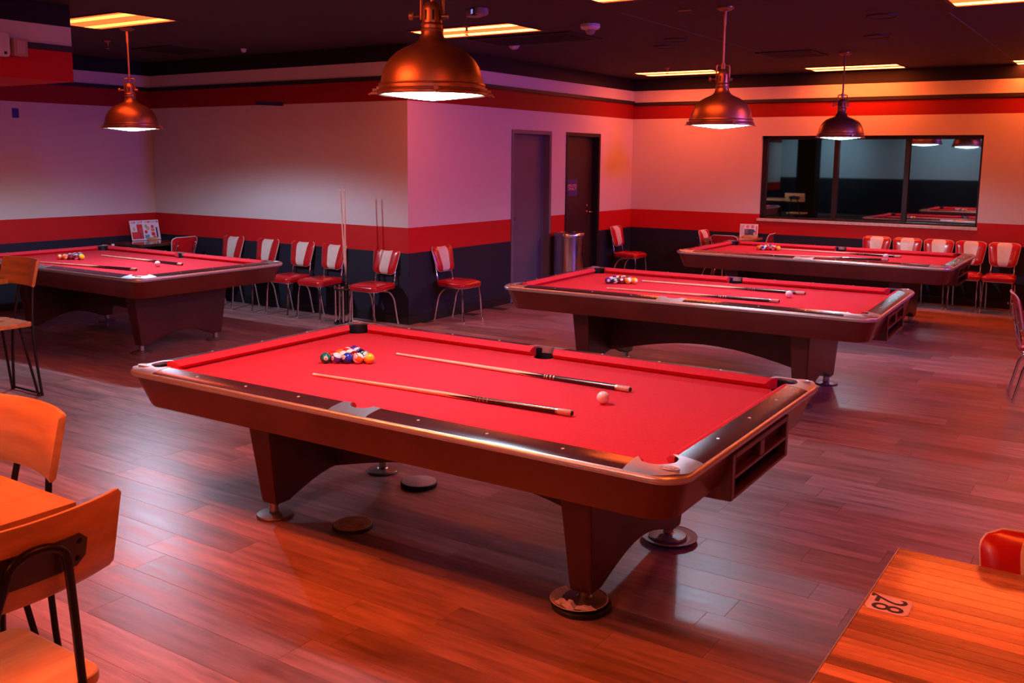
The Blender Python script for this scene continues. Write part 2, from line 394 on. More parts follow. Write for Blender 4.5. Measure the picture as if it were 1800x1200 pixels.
def ex2(d, w):
    bm = B(); yk = w-.20
    for z, r in ((1.17, .022), (1.08, .024)):
        lathe(bm, [(r, 0), (r, .012), (r*.7, .016), (0, .017)], 14, 0, True, Matrix.Translation((-.095, yk, z)) @ Matrix.Rotation(pi/2, 4, 'Y'))
    tube(bm, [(-.09, yk, 1.08), (-.045, yk, 1.08), (-.04, yk+.02, 1.078), (-.04, yk+.11, 1.075)], .009, 8)
    fin('lever_handle', bm, mat('brass_handle', (.75, .45, .30), .25, metal=1.), d, smooth=.8)
    bm = B(); box(bm, -.0955, -.092, -.30, .005, 1.32, 1.555)
    Mx = Matrix.Translation((-.0915, -.148, 1.465)) @ Matrix.Rotation(pi/2, 4, 'Z') @ Matrix.Rotation(pi/2, 4, 'X')
    add_text(bm, 'EMPLOYEES', .052, Mx, 1, .95); add_text(bm, 'ONLY', .052, Matrix.Translation((0, 0, -.044)) @ Mx, 1, 1.9)
    fin('door_sign', bm, [mat('blue_sign', (.055, .035, .24), .5), mat('sign_letters', (.80, .42, .42), .5)], d)
    bm = B()
    for z in (.28, 1.1, 1.95): cyl(bm, (-.085, -w+.055), .009, z-.05, z+.05, 8)
    fin('hinge', bm, M_CHROME, d)
door(1, *D1, M_DOORG, M_DOORF, True, ex1); door(2, *D2, M_DOORB, M_DOORBF, True, ex2)

# window of three dark panes
win = struct(link('window_1', None, None, ((WX0+WX1)/2, YC, 0)))
hw = (WX1-WX0)/2; f = .05; GY = .09
bm = B()
box(bm, -hw, -hw+f+.02, GY-.035, GY+.045, WZ0, WZ1); box(bm, hw-f+.02, hw, GY-.035, GY+.045, WZ0, WZ1)
box(bm, -hw, hw, GY-.035, GY+.045, WZ1-f, WZ1); box(bm, -hw, hw, GY-.035, GY+.045, WZ0, WZ0+.035)
fin('window_frame', bm, M_WINF, win, bevel=.003)
mull = [-3.665-(WX0+WX1)/2, -2.74-(WX0+WX1)/2]
for mx in mull:
    bm = B(); box(bm, mx-.032, mx+.032, GY-.04, GY+.04, WZ0+.03, WZ1-f); fin('mullion', bm, M_WINF, win, bevel=.003)
ed = [-hw+f+.02]+[v for mx in mull for v in (mx-.03, mx+.03)]+[hw-f+.02]
for i in range(3):
    bm = B(); box(bm, ed[2*i], ed[2*i+1], GY, GY+.006, WZ0+.033, WZ1-f+.002); fin('pane', bm, M_GLASS, win)
bm = B(); box(bm, -hw-.02, hw+.01, -.02, GY-.03, WZ0-.03, WZ0+.008); fin('window_sill', bm, M_SILL, win, bevel=.004)
slab('wall_outside', WX0-.3, WX1+.3, YC+.6, YC+.65, .5, 2.8, mat('night_outside', (.01, .012, .014), .9))

# ------------------------------------------------------------------ ceiling fixtures
TROF = [(-8.02, 5.42, 'orange ceiling light panel at top left beside the bulkhead', 0),
        (-5.52, 7.63, 'orange ceiling light panel behind the nearest pendant lamp', 0),
        (-3.10, 6.47, 'orange ceiling light panel cut by the top edge of the view above the middle table', 0),
        (-0.82, 8.02, 'orange ceiling light panel cut off at the top right corner', 0),
        (-5.66, 12.72, 'orange ceiling light panel in the far corner behind the second pendant', 0),
        (-3.36, 13.06, 'orange ceiling light panel over the window wall', 0),
        (-0.94, 13.26, 'orange ceiling light panel at the right edge near the window wall', 0)]
HID = [(-3.7, 1.7), (-.5, 2.2), (-2.6, -1.2), (1.2, 5.2), (1.6, -1.5), (1.9, 10.5)]  # extra panels added out of view to throw orange on foreground and floor
HN = ['over the left foreground table', 'over the butcher block table', 'behind the camera', 'right of the nearest table', 'far behind at the right', 'far right beside the window wall']
for i, (x, y) in enumerate(HID): TROF.append((x, y, 'added orange ceiling light panel outside the view, '+HN[i], 1))
PW = [.3, 1.0, .6, 1.1, 1.2, 1.3, 1.5, 4.6, 1.0, 2.3, .7, .8, .7]
t0 = None
for i, (x, y, lab, hid) in enumerate(TROF):
    if t0 is None:
        t = thing('ceiling_light', lab, 'ceiling light', (x, y, CEIL), 0, 'orange ceiling panels'); t0 = t
        hx, hy = .572, .29
        bm = B()
        for x0, x1, y0, y1 in ((-hx-.03, hx+.03, -hy-.03, -hy), (-hx-.03, hx+.03, hy, hy+.03), (-hx-.03, -hx, -hy, hy), (hx, hx+.03, -hy, hy)): box(bm, x0, x1, y0, y1, -.008, 0)
        fin('light_frame', bm, mat('dark_light_frame', (.05, .03, .03), .5), t)
        bm = B(); box(bm, -hx, hx, -hy, hy, -.005, -.001); fin('diffuser', bm, emis('orange_diffuser', PANEL_C, PANEL_S), t)
        for s in (-1, 1):
            bm = B(); box(bm, -hx, hx, s*.17-.055, s*.17+.055, -.0065, -.0045); fin('tube_strip', bm, emis('orange_tube', TUBE_C, TUBE_S), t)
    else:
        t = copy_tree(t0); t.location = (x, y, CEIL); t['label'] = lab
    k = PW[i]
    for ch in t.children:                       # each fixture has its own lamp output
        if ch.name.startswith('tube_strip') or ch.name.startswith('diffuser'):
            tube_ = ch.name.startswith('tube_strip'); ch.data = ch.data.copy()
            ch.data.materials[0] = emis(('orange_tube_%.1f' if tube_ else 'orange_diffuser_%.1f') % k, TUBE_C if tube_ else PANEL_C, TUBE_S*k if tube_ else PANEL_S*(.8+.2*k))

# added unseen spots for fill: violet at right, rose behind, cool on back wall
def fill_washer(x, y, aim, col, w, lab, size=1.9):
    t = thing('fill_spot_fixture', lab, 'spotlight', (x, y, CEIL), 0, 'added ceiling fill spots outside the view')
    d = (Vector(aim)-Vector((x, y, CEIL-.16))).normalized(); Rm = d.to_track_quat('-Z', 'Y').to_matrix().to_4x4()
    bm = B(); lathe(bm, [(.05, 0), (.05, -.02), (.012, -.03), (.012, -.13)], 16); fin('stem', bm, M_TRIM, t, smooth=.6)
    bm = B(); lathe(bm, [(.20, .09), (.25, .08), (.26, -.02), (.255, -.02), (.24, .07), (0, .072)], 20, 0, False, Matrix.Translation((0, 0, -.16)) @ Rm); fin('fill_lamp_head', bm, M_TRIM, t, smooth=.6)
    ld = bpy.data.lights.new('fill_spot_bulb', 'SPOT'); ld.energy = w; ld.color = col; ld.shadow_soft_size = .24; ld.spot_size = size; ld.spot_blend = 1.
    lo = bpy.data.objects.new('fill_spot_bulb', ld); COL.objects.link(lo); lo.parent = t; lo.matrix_local = Matrix.Translation((0, 0, -.16)) @ Rm @ Matrix.Translation((0, 0, -.03))
VIO_FILL = (.28, .12, 1.0)
fill_washer(2.9, 8.4, (-7, 9.6, 1.9), VIO_FILL, VIO_FILL_W*.9, 'added violet fill spot by the right wall nearer the window', 1.3)
fill_washer(2.9, 3.2, (-1.8, 6.2, 0), VIO_FILL, VIO_FILL_W*.22, 'added violet fill spot by the right wall nearer the camera', 1.0)
fill_washer(.8, -2.2, (-8.4, 6.6, 2.5), (.75, .42, .62), 170., 'added rose fill spot behind the camera aimed at the alcove', .75)  # added to lift the alcove wall and bulkhead
fill_washer(-5.4, -4.6, (-5.6, YB, 1.9), (.62, .9, 1.0), BACK_FILL_W, 'added cool fill spot washing the back wall, middle')
fill_washer(-9.0, -4.6, (-9.6, YB, 1.9), (.62, .9, 1.0), BACK_FILL_W, 'added cool fill spot washing the back wall, left')
# small ceiling devices
def dev(name, lab, cat, x, y): return thing(name, lab, cat, (x, y, CEIL))
def sprinkler(x, y, lab):
    t = dev('sprinkler_head', lab, 'sprinkler', x, y)
    bm = B(); lathe(bm, [(.0, 0), (.036, -.001), (.030, -.012), (.012, -.016), (.012, -.04), (.009, -.045), (0, -.046)], 14); fin('escutcheon', bm, M_BRONZE, t, smooth=.6)
    bm = B()
    for s in (-1, 1): tube(bm, [(s*.008, 0, -.042), (s*.017, 0, -.055), (s*.013, 0, -.072), (0, 0, -.08)], .003, 6)
    tube(bm, [(0, 0, -.045), (0, 0, -.076)], .004, 6); fin('yoke', bm, M_BRONZE, t)
    bm = B(); lathe(bm, [(0, -.079), (.022, -.080), (.022, -.083), (0, -.084)], 12); fin('deflector', bm, M_BRONZE, t)
sprinkler(-5.40, 7.33, 'bronze sprinkler head in front of the orange panel behind the nearest pendant')
sprinkler(-9.45, 6.35, 'small sprinkler head on the dark ceiling left of the left pendant rod')
sprinkler(-5.50, 11.95, 'small sprinkler head in front of the far corner orange panel')
def detector(x, y, lab, r=.055):
    t = dev('smoke_detector', lab, 'detector', x, y)
    bm = B(); lathe(bm, [(r, 0), (r, -.012), (r*.85, -.03), (r*.4, -.042), (0, -.044)], 20); fin('detector_cap', bm, M_PLAST, t, smooth=.6)
    bm = B(); lathe(bm, [(r*1.12, 0), (r*1.12, -.007), (r*.98, -.009)], 20); fin('mounting_ring', bm, M_PLAST, t, smooth=.6)
detector(-5.87, 8.83, 'small white smoke detector on the ceiling just right of the nearest pendant')
detector(-8.75, 7.6, 'tiny pale detector on the dark ceiling above the alcove wall', .03)
t = dev('security_camera', 'white dome security camera on the ceiling right of the nearest pendant', 'camera', -4.36, 7.80)
bm = B(); lathe(bm, [(.088, 0), (.090, -.025), (.078, -.042), (.045, -.05), (0, -.05)], 24); fin('camera_base', bm, mat('lilac_white_plastic', (.72, .68, .76), .4), t, smooth=.6)
bm = B(); lathe(bm, [(.042, -.045), (.044, -.062), (.034, -.082), (.018, -.092), (0, -.095)], 18); fin('camera_dome', bm, mat('smoked_dome', (.25, .2, .24), .08, spec=.8), t, smooth=.6)
t = dev('ceiling_projector', 'dark ceiling sensor unit with a small blue screen above the nearest pendant', 'sensor', -4.72, 6.55); t.rotation_euler = (0, 0, -.55)
bm = B(); prism(bm, rrect(.125, .06, .04, 4), -.055, 0); fin('housing', bm, mat('grey_rose_plastic', (.34, .25, .27), .45), t, bevel=.008)
bm = B(); box(bm, .02, .085, -.066, -.03, -.058, -.004); fin('screen_bezel', bm, M_DARK, t)
bm = B(); box(bm, .028, .066, -.0675, -.066, -.048, -.012); fin('screen', bm, emis('blue_screen', (.35, .33, .9), .75), t)
bm = B(); box(bm, .012, .017, -.064, -.058, -.055, -.050); fin('indicator_light', bm, emis('red_indicator', (1, .02, .08), 2.), t)
def vent(x, y, lab, hx=.29, hy=.29):
    t = dev('ceiling_vent', lab, 'vent', x, y); Mv = mat('black_vent', (.010, .008, .010), .6)
    bm = B(); box(bm, -hx, hx, -hy, hy, -.004, 0); fin('backing', bm, Mv, t)
    bm = B()
    for x0, x1, y0, y1 in ((-hx-.03, hx+.03, -hy-.03, -hy), (-hx-.03, hx+.03, hy, hy+.03), (-hx-.03, -hx, -hy, hy), (hx, hx+.03, -hy, hy)): box(bm, x0, x1, y0, y1, -.014, 0)
    fin('vent_frame', bm, Mv, t)
    for k in range(7):
        yy = -hy+(k+.5)*2*hy/7; bm = B(); v = box(bm, -hx, hx, yy-.02, yy+.02, -.012, -.008); fin('slat', bm, Mv, t, rot=(0, 0, 0))
vent(-9.55, 7.25, 'square black air vent in the ceiling right of the left pendant rod')
vent(-3.55, 11.05, 'square black air vent in the ceiling between the two far pendants')
vent(-5.35, 8.42, 'black return vent beside the orange panel behind the nearest pendant', .57, .29)
def speaker(x, y, lab):
    t = dev('ceiling_speaker', lab, 'speaker', x, y); Mv = mat('black_speaker', (.016, .011, .014), .6)
    bm = B(); lathe(bm, [(.13, 0), (.13, -.008), (.112, -.012), (.11, -.006)], 24); fin('ring', bm, Mv, t, smooth=.6)
    bm = B(); lathe(bm, [(.11, -.006), (.07, -.009), (0, -.01)], 24); fin('grille', bm, Mv, t, smooth=.6)
speaker(-2.0, 8.55, 'round black ceiling speaker above the far pendant at right'); speaker(-4.5, 9.7, 'round black ceiling speaker left of the second pendant rod')
speaker(-4.15, 9.2, 'second round black ceiling speaker nearer the second pendant rod'); speaker(-2.35, 9.9, 'small round black ceiling speaker above the far pendant')
t = dev('exit_plate', 'small copper coloured rectangular plate on the ceiling left of the second pendant canopy', 'plate', -3.29, 7.45)
bm = B(); box(bm, -.06, .06, -.02, .02, -.005, 0); fin('plate_face', bm, M_BRONZE, t, bevel=.001)
# things fixed to bulkhead and walls
t = thing('emergency_light', 'small reddish box fixed on the bulkhead edge above the dark strip', 'box', (SX+TD, 4.24, 2.675))
bm = B(); box(bm, 0, .05, -.055, .055, -.075, .06); fin('case', bm, mat('tan_case', (.45, .30, .24), .5, var=.1), t, bevel=.004)
bm = B(); box(bm, .05, .054, -.035, .035, -.05, .045); fin('cover', bm, mat('tan_cover', (.55, .40, .34), .5, var=.1), t, bevel=.002)
t = thing('wall_box', 'white rounded box on the bulkhead at the left edge of the view', 'box', (SX+TD, 4.075, 2.675))
bm = B(); prism(bm, rrect(.08, .09, .03, 4), 0, .05, 0, lambda x, y, z: (z, x, y)); fin('case', bm, M_PLAST, t, bevel=.005)
bm = B(); box(bm, .05, .052, .03, .05, -.07, -.05); fin('latch', bm, M_DARK, t)
bm = B(); box(bm, 0, .003, -.04, .04, -.055, .055); tag(fin('tape_patch', bm, M_BLUET, None, loc=(XL, 6.26, 2.318)), 'small square of blue tape on the purple left wall', 'tape')
bm = B(); box(bm, -.24, .24, -.003, 0, -.022, .022); tag(fin('tape_strip', bm, mat('dark_tape', (.03, .02, .10), .5), None, loc=(-8.9, YA, 2.467), rot=(0, .05, 0)), 'dark strip of tape on the upper red stripe of the alcove wall', 'tape')

# ------------------------------------------------------------------ pendant lamps
def make_pendant(lab):
    t = thing('pendant_lamp', lab, 'lamp', (0, 0, 0), 0, 'pendant lamps over the pool tables')   # origin at rim plane
    H = CEIL-2.13
    bm = B(); lathe(bm, [(.0, H), (.07, H), (.07, H-.012), (.045, H-.028), (.014, H-.034), (0, H-.034)], 24); fin('canopy', bm, M_BRONZE, t, smooth=.6)
    bm = B(); tube(bm, [(0, 0, .44), (0, 0, H-.03)], .0095, 10); tube(bm, [(0, 0, H-.14), (0, 0, H-.03)], .014, 10); fin('rod', bm, M_BRONZE, t, smooth=.6)
    bm = B()
    R = Matrix.Rotation(.6, 3, 'Z')
    pts = [(-.052, 0, .345), (-.052, 0, .455), (-.045, 0, .468), (.045, 0, .468), (.052, 0, .455), (.052, 0, .345)]
    for a, b in zip(pts[:-1], pts[1:]): tube(bm, [R @ Vector(a), R @ Vector(b)], .0065, 8)
    tube(bm, [R @ Vector((-.05, 0, .36)), R @ Vector((-.095, 0, .36))], .006, 8)
    lathe(bm, [(0, -.012), (.018, -.008), (.020, 0), (.018, .008), (0, .012)], 10, 0, True, Matrix.Translation(R @ Vector((-.1, 0, .36))) @ R.to_4x4() @ Matrix.Rotation(pi/2, 4, 'Y'))
    lathe(bm, [(.012, -.02), (.012, .02)], 10, 0, True, Matrix.Translation(R @ Vector((.058, 0, .36))) @ R.to_4x4() @ Matrix.Rotation(pi/2, 4, 'Y'))
    lathe(bm, [(.016, .44), (.016, .485)], 10)
    fin('yoke', bm, M_BRONZE, t, smooth=.6)
    bm = B(); lathe(bm, [(.054, .288), (.056, .30), (.050, .304), (.050, .318), (.054, .322), (.048, .33), (.046, .39), (.040, .41), (.026, .424), (0, .43)], 24); s = fin('socket_cap', bm, M_BRONZE, t, smooth=.5)
    for k in range(8):
        a = k*pi/4; bm = B(); box(bm, .0445, .0475, -.005, .005, .338, .386); fin('cooling_slot', bm, M_DARK, s, rot=(0, 0, a))
    prof = [(.247, .022), (.245, .05), (.239, .085), (.225, .125), (.203, .160), (.172, .190), (.136, .212), (.102, .226), (.078, .238), (.063, .254), (.055, .274), (.052, .29)]
    bm = B(); lathe(bm, prof, 48, 0, False); fin('dome', bm, M_BRONZE, t, smooth=.8)
    bm = B(); lathe(bm, [(max(r-.006, .03), z-.002) for r, z in prof], 48, 0, False); fin('dome_lining', bm, M_SHADEIN, t, smooth=.8)
    bm = B(); lathe(bm, [(.247, .046), (.254, .046), (.257, .040), (.253, .035), (.254, .022), (.260, .018), (.258, .010), (.263, .006), (.263, -.004), (.252, -.007), (.244, -.003), (.240, .010), (.241, .024)], 48, 0, False); fin('rim_ring', bm, M_BRONZE, t, smooth=.5)
    for k in range(4):
        a = .733+k*pi/2
        bm = B(); box(bm, .256, .292, -.014, .014, -.006, .004); box(bm, .262, .284, -.011, .011, .004, .022); box(bm, .244, .266, -.009, .009, .016, .032)
        tube(bm, [(.276, -.02, .013), (.276, .02, .013)], .006, 8); tube(bm, [(.288, 0, .0), (.302, 0, -.008)], .005, 6)
        o = fin('clamp', bm, M_BRONZE, t, rot=(0, 0, a), bevel=.002)
    bm = B(); lathe(bm, [(.243, .002), (.20, -.007), (.12, -.018), (.05, -.026), (0, -.030)], 40, 0, False); fin('glass_lens', bm, M_LENS, t, smooth=1.)
    ld = bpy.data.lights.new('bulb', 'SPOT'); ld.energy = PEND_W; ld.spot_size = 3.1; ld.spot_blend = .35; ld.color = PEND_C; ld.shadow_soft_size = .035
    lo = bpy.data.objects.new('bulb', ld); COL.objects.link(lo); lo.parent = t; lo.location = (0, 0, .062)
    return t
P0 = make_pendant('nearest and largest bronze dome pendant lamp over the nearest pool table')
P0.location = (-2.909, 3.672, 2.15)
for (x, y, z, lab) in ((-2.948, 7.461, 2.13, 'bronze dome pendant lamp over the middle pool table, second largest'),
                       (-3.0, 11.22, 2.115, 'dark dome pendant lamp in front of the window, over the far pool table'),
                       (-8.32, 5.806, 2.105, 'bronze dome pendant lamp at far left over the left pool table')):
    c = copy_tree(P0); c.location = (x, y, z); c['label'] = lab
    if x < -6:
        for ch in c.children:
            if ch.type == 'LIGHT': ch.data = ch.data.copy(); ch.data.energy = PEND_W*2.5
    for ch in c.children:
        if ch.name.startswith('rod') or ch.name.startswith('canopy'): ch.location.z = 2.13-z
c = copy_tree(P0); c.location = (-2.7, -1.0, 2.13); c['label'] = 'added bronze dome pendant lamp behind the camera, outside the view'  # extra unseen pendant, added for a white glint on the table trim
for ch in c.children:
    if ch.type == 'LIGHT': ch.data = ch.data.copy(); ch.data.energy = PEND_W*.3
for ch in P0.children:
    if ch.name.startswith('rod') or ch.name.startswith('canopy'): ch.location.z = 2.13-2.15

# ------------------------------------------------------------------ pool tables
HA, HB = 1.50, .865           # outer half length / half width
CR = .10                      # rail wood width
NOSE = .15                    # cushion nose inset from the outer edge
ZC, ZN, ZBED = .802, .778, .750
def ztop(v): return .786+.016*min(1., max(0., v/CR))**.6
def ribbon(bm, outer, inner, zb, n=4, dz=0., mi=0, back=True):
    """strip between two plan curves; the top follows the rail profile, sides go down to zb"""
    rows = []
    for (ox, oy), (ix, iy) in zip(outer, inner):
        r = []
        for k in range(n+1):
            t = k/n; x, y = ox+(ix-ox)*t, oy+(iy-oy)*t; v = min(HA-abs(x), HB-abs(y))
            r.append((x, y, ztop(v)+dz))
        rows.append(r)
    V = [[bm.verts.new(p) for p in r] for r in rows]; Wv = [[bm.verts.new((p[0], p[1], zb)) for p in r] for r in rows]
    N = len(rows)
    for i in range(N-1):
        for k in range(n): bm.faces.new((V[i][k], V[i+1][k], V[i+1][k+1], V[i][k+1])); bm.faces.new((Wv[i][k], Wv[i][k+1], Wv[i+1][k+1], Wv[i+1][k]))
        bm.faces.new((V[i][0], Wv[i][0], Wv[i+1][0], V[i+1][0])); bm.faces.new((V[i][n], V[i+1][n], Wv[i+1][n], Wv[i][n]))
    for i in (0, N-1):
        for k in range(n): bm.faces.new((V[i][k], V[i][k+1], Wv[i][k+1], Wv[i][k]))
PCX, PCY, PR = HA-.146, HB-.146, .072        # corner pocket
SPY, SPR = HB-.105, .060                     # side pocket
CL = .215                                    # casting arm length
def make_table(lab, feet_z=(0, 0, 0, 0), tray=1):
    t = thing('pool_table', lab, 'pool table', (0, 0, 0), 0, 'red pool tables')
    # rails
    segs = []
    for sy in (-1, 1):
        for u0, u1 in ((-HA+CL, -.105), (.105, HA-CL)): segs.append(([(u0, sy*HB), (u1, sy*HB)], [(u0, sy*(HB-CR)), (u1, sy*(HB-CR))]))
    for sx in (-1, 1): segs.append(([(sx*HA, -HB+CL), (sx*HA, HB-CL)], [(sx*(HA-CR), -HB+CL), (sx*(HA-CR), HB-CL)]))
    for o_, i_ in segs:
        bm = B(); ribbon(bm, o_, i_, .765, 5); fin('rail', bm, M_RAIL, t, smooth=.5)
    # corner castings
    rc = .11; first = None
    for sx in (-1, 1):
        for sy in (-1, 1):
            n = 14
            out = [(HA-CL, HB)]+arc(HA-rc, HB-rc, rc, pi/2, 0, n)+[(HA, HB-CL)]
            inn = [(HA-CL, HB-CR)]+arc(PCX, PCY, PR, pi*.88, -pi*.38, n)+[(HA-CR, HB-CL)]
            bm = B(); ribbon(bm, [(sx*x, sy*y) for x, y in out], [(sx*x, sy*y) for x, y in inn], .762, 4, .0015)
            c = fin('corner_casting', bm, M_CAST, t, smooth=.5)
            bm = B(); ex, ey = sx*(HA-.068), sy*(HB-.070); zz = ztop(.07)+.0016
            tube(bm, [(ex+.036*cos(a), ey+.020*sin(a), zz) for a in [k*pi/12 for k in range(24)]], .0022, 6, closed=True)
            tube(bm, [(ex+.027*cos(a), ey+.013*sin(a), zz) for a in [k*pi/12 for k in range(24)]], .0012, 6, closed=True)
            for k in range(10):
                a = k*2*pi/10; box(bm, ex+.0315*cos(a)-.003, ex+.0315*cos(a)+.003, ey+.0165*sin(a)-.0025, ey+.0165*sin(a)+.0025, zz-.001, zz+.0015)
            for k in range(4): box(bm, ex-.016+k*.009, ex-.010+k*.009, ey-.006, ey+.006, zz-.001, zz+.0015)
            fin('emblem', bm, M_CAST, c)
    for sy in (-1, 1):
        n = 12; a0 = math.asin(min(1, (SPY-(HB-CR))/SPR)) if SPY > HB-CR else 0
        inn = [(-.105, sy*(HB-CR))]+[(SPR*cos(a), sy*(SPY+SPR*.75*sin(a))) for a in [pi-pi*k/n for k in range(n+1)]]+[(.105, sy*(HB-CR))]
        xs = [-.105, -.09]+[-.09+.18*k/n for k in range(1, n)]+[.09, .105]
        bm = B(); ribbon(bm, [(x, sy*HB) for x in xs], inn, .762, 4, .0015); fin('side_casting', bm, M_CAST, t, smooth=.5)
    # sights
    sm = None
    pos = []
    for sy in (-1, 1):
        for s in (-1, 1):
            for k in (1, 2, 3): pos.append((s*(HA-NOSE)*k/4, sy*(HB-.060)))
    for sx in (-1, 1):
        for k in (-1, 0, 1): pos.append((sx*(HA-.060), k*(HB-NOSE)/2))
    for x, y in pos:
        if sm is None:
            bm = B(); lathe(bm, [(.0065, -.001), (.0065, .0012), (0, .0013)], 10); o = fin('sight', bm, M_WHITE, t, loc=(x, y, ztop(.06))); sm = o.data
        else: link('sight', sm, t, (x, y, ztop(.06)))
    # metal trim round the edge, apron below it
    bm = B(); prof = [(-.002, .787), (.004, .786), (.009, .781), (.011, .774), (.010, .767), (.006, .762), (.003, .761), (.003, .757), (-.01, .756)]
    rings = []
    for dv, z in prof: rings.append([bm.verts.new((x, y, z)) for x, y in rrect(HA+dv, HB+dv, rc+dv, 8)])
    for a, b in zip(rings[:-1], rings[1:]):
        for i in range(len(a)): bm.faces.new((a[i], a[(i+1) % len(a)], b[(i+1) % len(a)], b[i]))
    fin('edge_trim', bm, M_TRIMAL, t, smooth=.7)
    bm = B(); rings = []
    for dv, z in ((-.006, .764), (-.012, .75), (-.055, .612), (-.062, .600), (-.095, .600), (-.09, .72)): rings.append([bm.verts.new((x, y, z)) for x, y in rrect(HA+dv, HB+dv, rc, 8)])
    for a, b in zip(rings[:-1], rings[1:]):
        for i in range(len(a)): bm.faces.new((a[i], a[(i+1) % len(a)], b[(i+1) % len(a)], b[i]))
    fin('apron', bm, M_MAHOG, t, smooth=.5)
    # bed
    hx, hy, c, sc = HA-.115, HB-.115, .088, .058
    pl = arc(hx, hy, c, pi, 1.5*pi, 6)[::-1]      # at +x +y: from (hx,hy-c) to (hx-c,hy)
    def q(sx, sy):
        p = [(sx*x, sy*y) for x, y in pl]; return p if sx*sy > 0 else p[::-1]
    poly = q(1, 1)+arc(0, hy, sc, 0, -pi, 8)+q(-1, 1)+q(-1, -1)+arc(0, -hy, sc, pi, 0, 8)+q(1, -1)
    bm = B(); prism(bm, poly, ZBED-.006, ZBED); fin('bed_cloth', bm, M_CLOTH, t)
    bm = B(); prism(bm, poly, ZBED-.05, ZBED-.0065); fin('slate', bm, M_DARK, t)
    bm = B(); prism(bm, rrect(HA-.10, HB-.10, .05, 4), .615, .635); fin('underside', bm, M_DARK, t)
    # cushions
    def cushion(p0, p1, inw, e0, e1):
        d = Vector((p1[0]-p0[0], p1[1]-p0[1], 0)); Ln = d.length; d.normalize(); nrm = Vector((inw[0], inw[1], 0))
        prof = [(0, ZC-.001), (.012, ZC+.001), (.030, ZC-.006), (NOSE-CR-.004, ZN+.004), (NOSE-CR, ZN-.001), (NOSE-CR-.010, ZN-.010), (NOSE-CR-.030, ZBED+.001), (0, ZBED+.001)]
        bm = B(); ra, rb = [], []; w = NOSE-CR
        for v, z in prof:
            k = v/w
            ra.append(bm.verts.new(Vector((p0[0], p0[1], 0))+nrm*v-d*e0*(1-k)+Vector((0, 0, z))))
            rb.append(bm.verts.new(Vector((p1[0], p1[1], 0))+nrm*v+d*e1*(1-k)+Vector((0, 0, z))))
        n = len(prof); bm.faces.new(ra); bm.faces.new(rb[::-1])
        for i in range(n): bm.faces.new((ra[i], rb[i], rb[(i+1) % n], ra[(i+1) % n]))
        fin('cushion', bm, M_CLOTH, t, smooth=.35)
    ux = HA-NOSE-.078; uy = HB-NOSE-.078
    for sy in (-1, 1):
        cushion((-ux, sy*(HB-CR)), (-.075, sy*(HB-CR)), (0, -sy), .045, .016); cushion((.075, sy*(HB-CR)), (ux, sy*(HB-CR)), (0, -sy), .016, .045)
    for sx in (-1, 1): cushion((sx*(HA-CR), -uy), (sx*(HA-CR), uy), (-sx, 0), .045, .045)
    # pockets
    def pocket(x, y, r, ang, span=1.8):
        bm = B()
        lathe(bm, [(r+.004, ZBED-.012), (r, ZBED-.03), (r*.9, ZBED-.12), (r*.6, ZBED-.14), (0, ZBED-.145)], 20, 0, False, Matrix.Translation((x, y, 0)))
        lathe(bm, [(r+.012, ZBED-.02), (r+.010, ZC-.012), (r+.002, ZC-.009), (r-.002, ZC-.014), (r-.001, ZBED-.02)], 18, 0, False, Matrix.Translation((x, y, 0)), ang-span, ang+span)
        fin('pocket', bm, M_POCKET, t, smooth=.6)
    for sx in (-1, 1):
        for sy in (-1, 1): pocket(sx*(PCX-.002), sy*(PCY-.002), PR-.004, math.atan2(sy, sx))
    for sy in (-1, 1): pocket(0, sy*(SPY-.004), SPR-.004, sy*pi/2, 1.45)
    # ball return tray on the right end
    bm = B(); x0, x1 = HA-.05, HA-.005; yy = .357; n_tray = len(bpy.data.objects)
    def bar(y0, y1, z0, z1, xa=x0, xb=x1): box(bm, xa, xb, y0, y1, z0, z1)
    bar(-yy, -yy+.035, .548, .735); bar(yy-.035, yy, .548, .735); bar(-yy+.035, yy-.035, .712, .735); bar(-yy+.035, yy-.035, .548, .562)
    bar(-yy+.035, yy-.035, .630, .646); bar(-.028, .028, .646, .712)
    fin('return_frame', bm, mat('return_frame_wood', (.085, .024, .018), .28, var=.15, scale=5, coat=.3), t, bevel=.004)
    bm = B(); box(bm, HA-.16, x0+.004, -yy+.005, yy-.005, .548, .556); box(bm, HA-.16, HA-.15, -yy, yy, .548, .70); fin('return_tray', bm, M_DARK, t)
    for s in (-1, 1):
        bm = B(); box(bm, HA-.16, x0+.004, s*yy-(.006 if s > 0 else 0), s*yy+(0 if s > 0 else .006), .548, .70); fin('return_cheek', bm, M_MAHOG, t)
    for o_ in [q_ for q_ in t.children if q_.name.startswith('return_')]:
        o_.location.y = .022
        if not tray: bpy.data.objects.remove(o_)
    # pedestal
    LX, FYo = .915, .43
    for sx in (-1, 1):
        ztp, zb = .625, .075
        prof = [(-.545, ztp), (-.47, .10), (-.465, zb), (-.37, zb), (-.345, .085)]
        prof += [(-.345+.69*k/10, .085+.085*sin(pi*k/10)) for k in range(1, 10)]
        prof += [(.345, .085), (.37, zb), (.465, zb), (.47, .10), (.545, ztp)]
        bm = B(); va, vb = [], []
        for y, z in prof:
            k = (z-zb)/(ztp-zb); th = .052+.026*k
            va.append(bm.verts.new((sx*LX-th, y, z))); vb.append(bm.verts.new((sx*LX+th, y, z)))
        n = len(prof); bm.faces.new(va); bm.faces.new(vb[::-1])
        for i in range(n): bm.faces.new((va[i], va[(i+1) % n], vb[(i+1) % n], vb[i]))
        fin('leg_frame', bm, M_LEGW, t, bevel=.012, bseg=2)
    bm = B(); pr = [(-LX+.05, .62), (-LX+.05, .17)]+[(-LX+.05+(2*LX-.1)*k/14, .17+.14*sin(pi*k/14)) for k in range(1, 14)]+[(LX-.05, .17), (LX-.05, .62)]
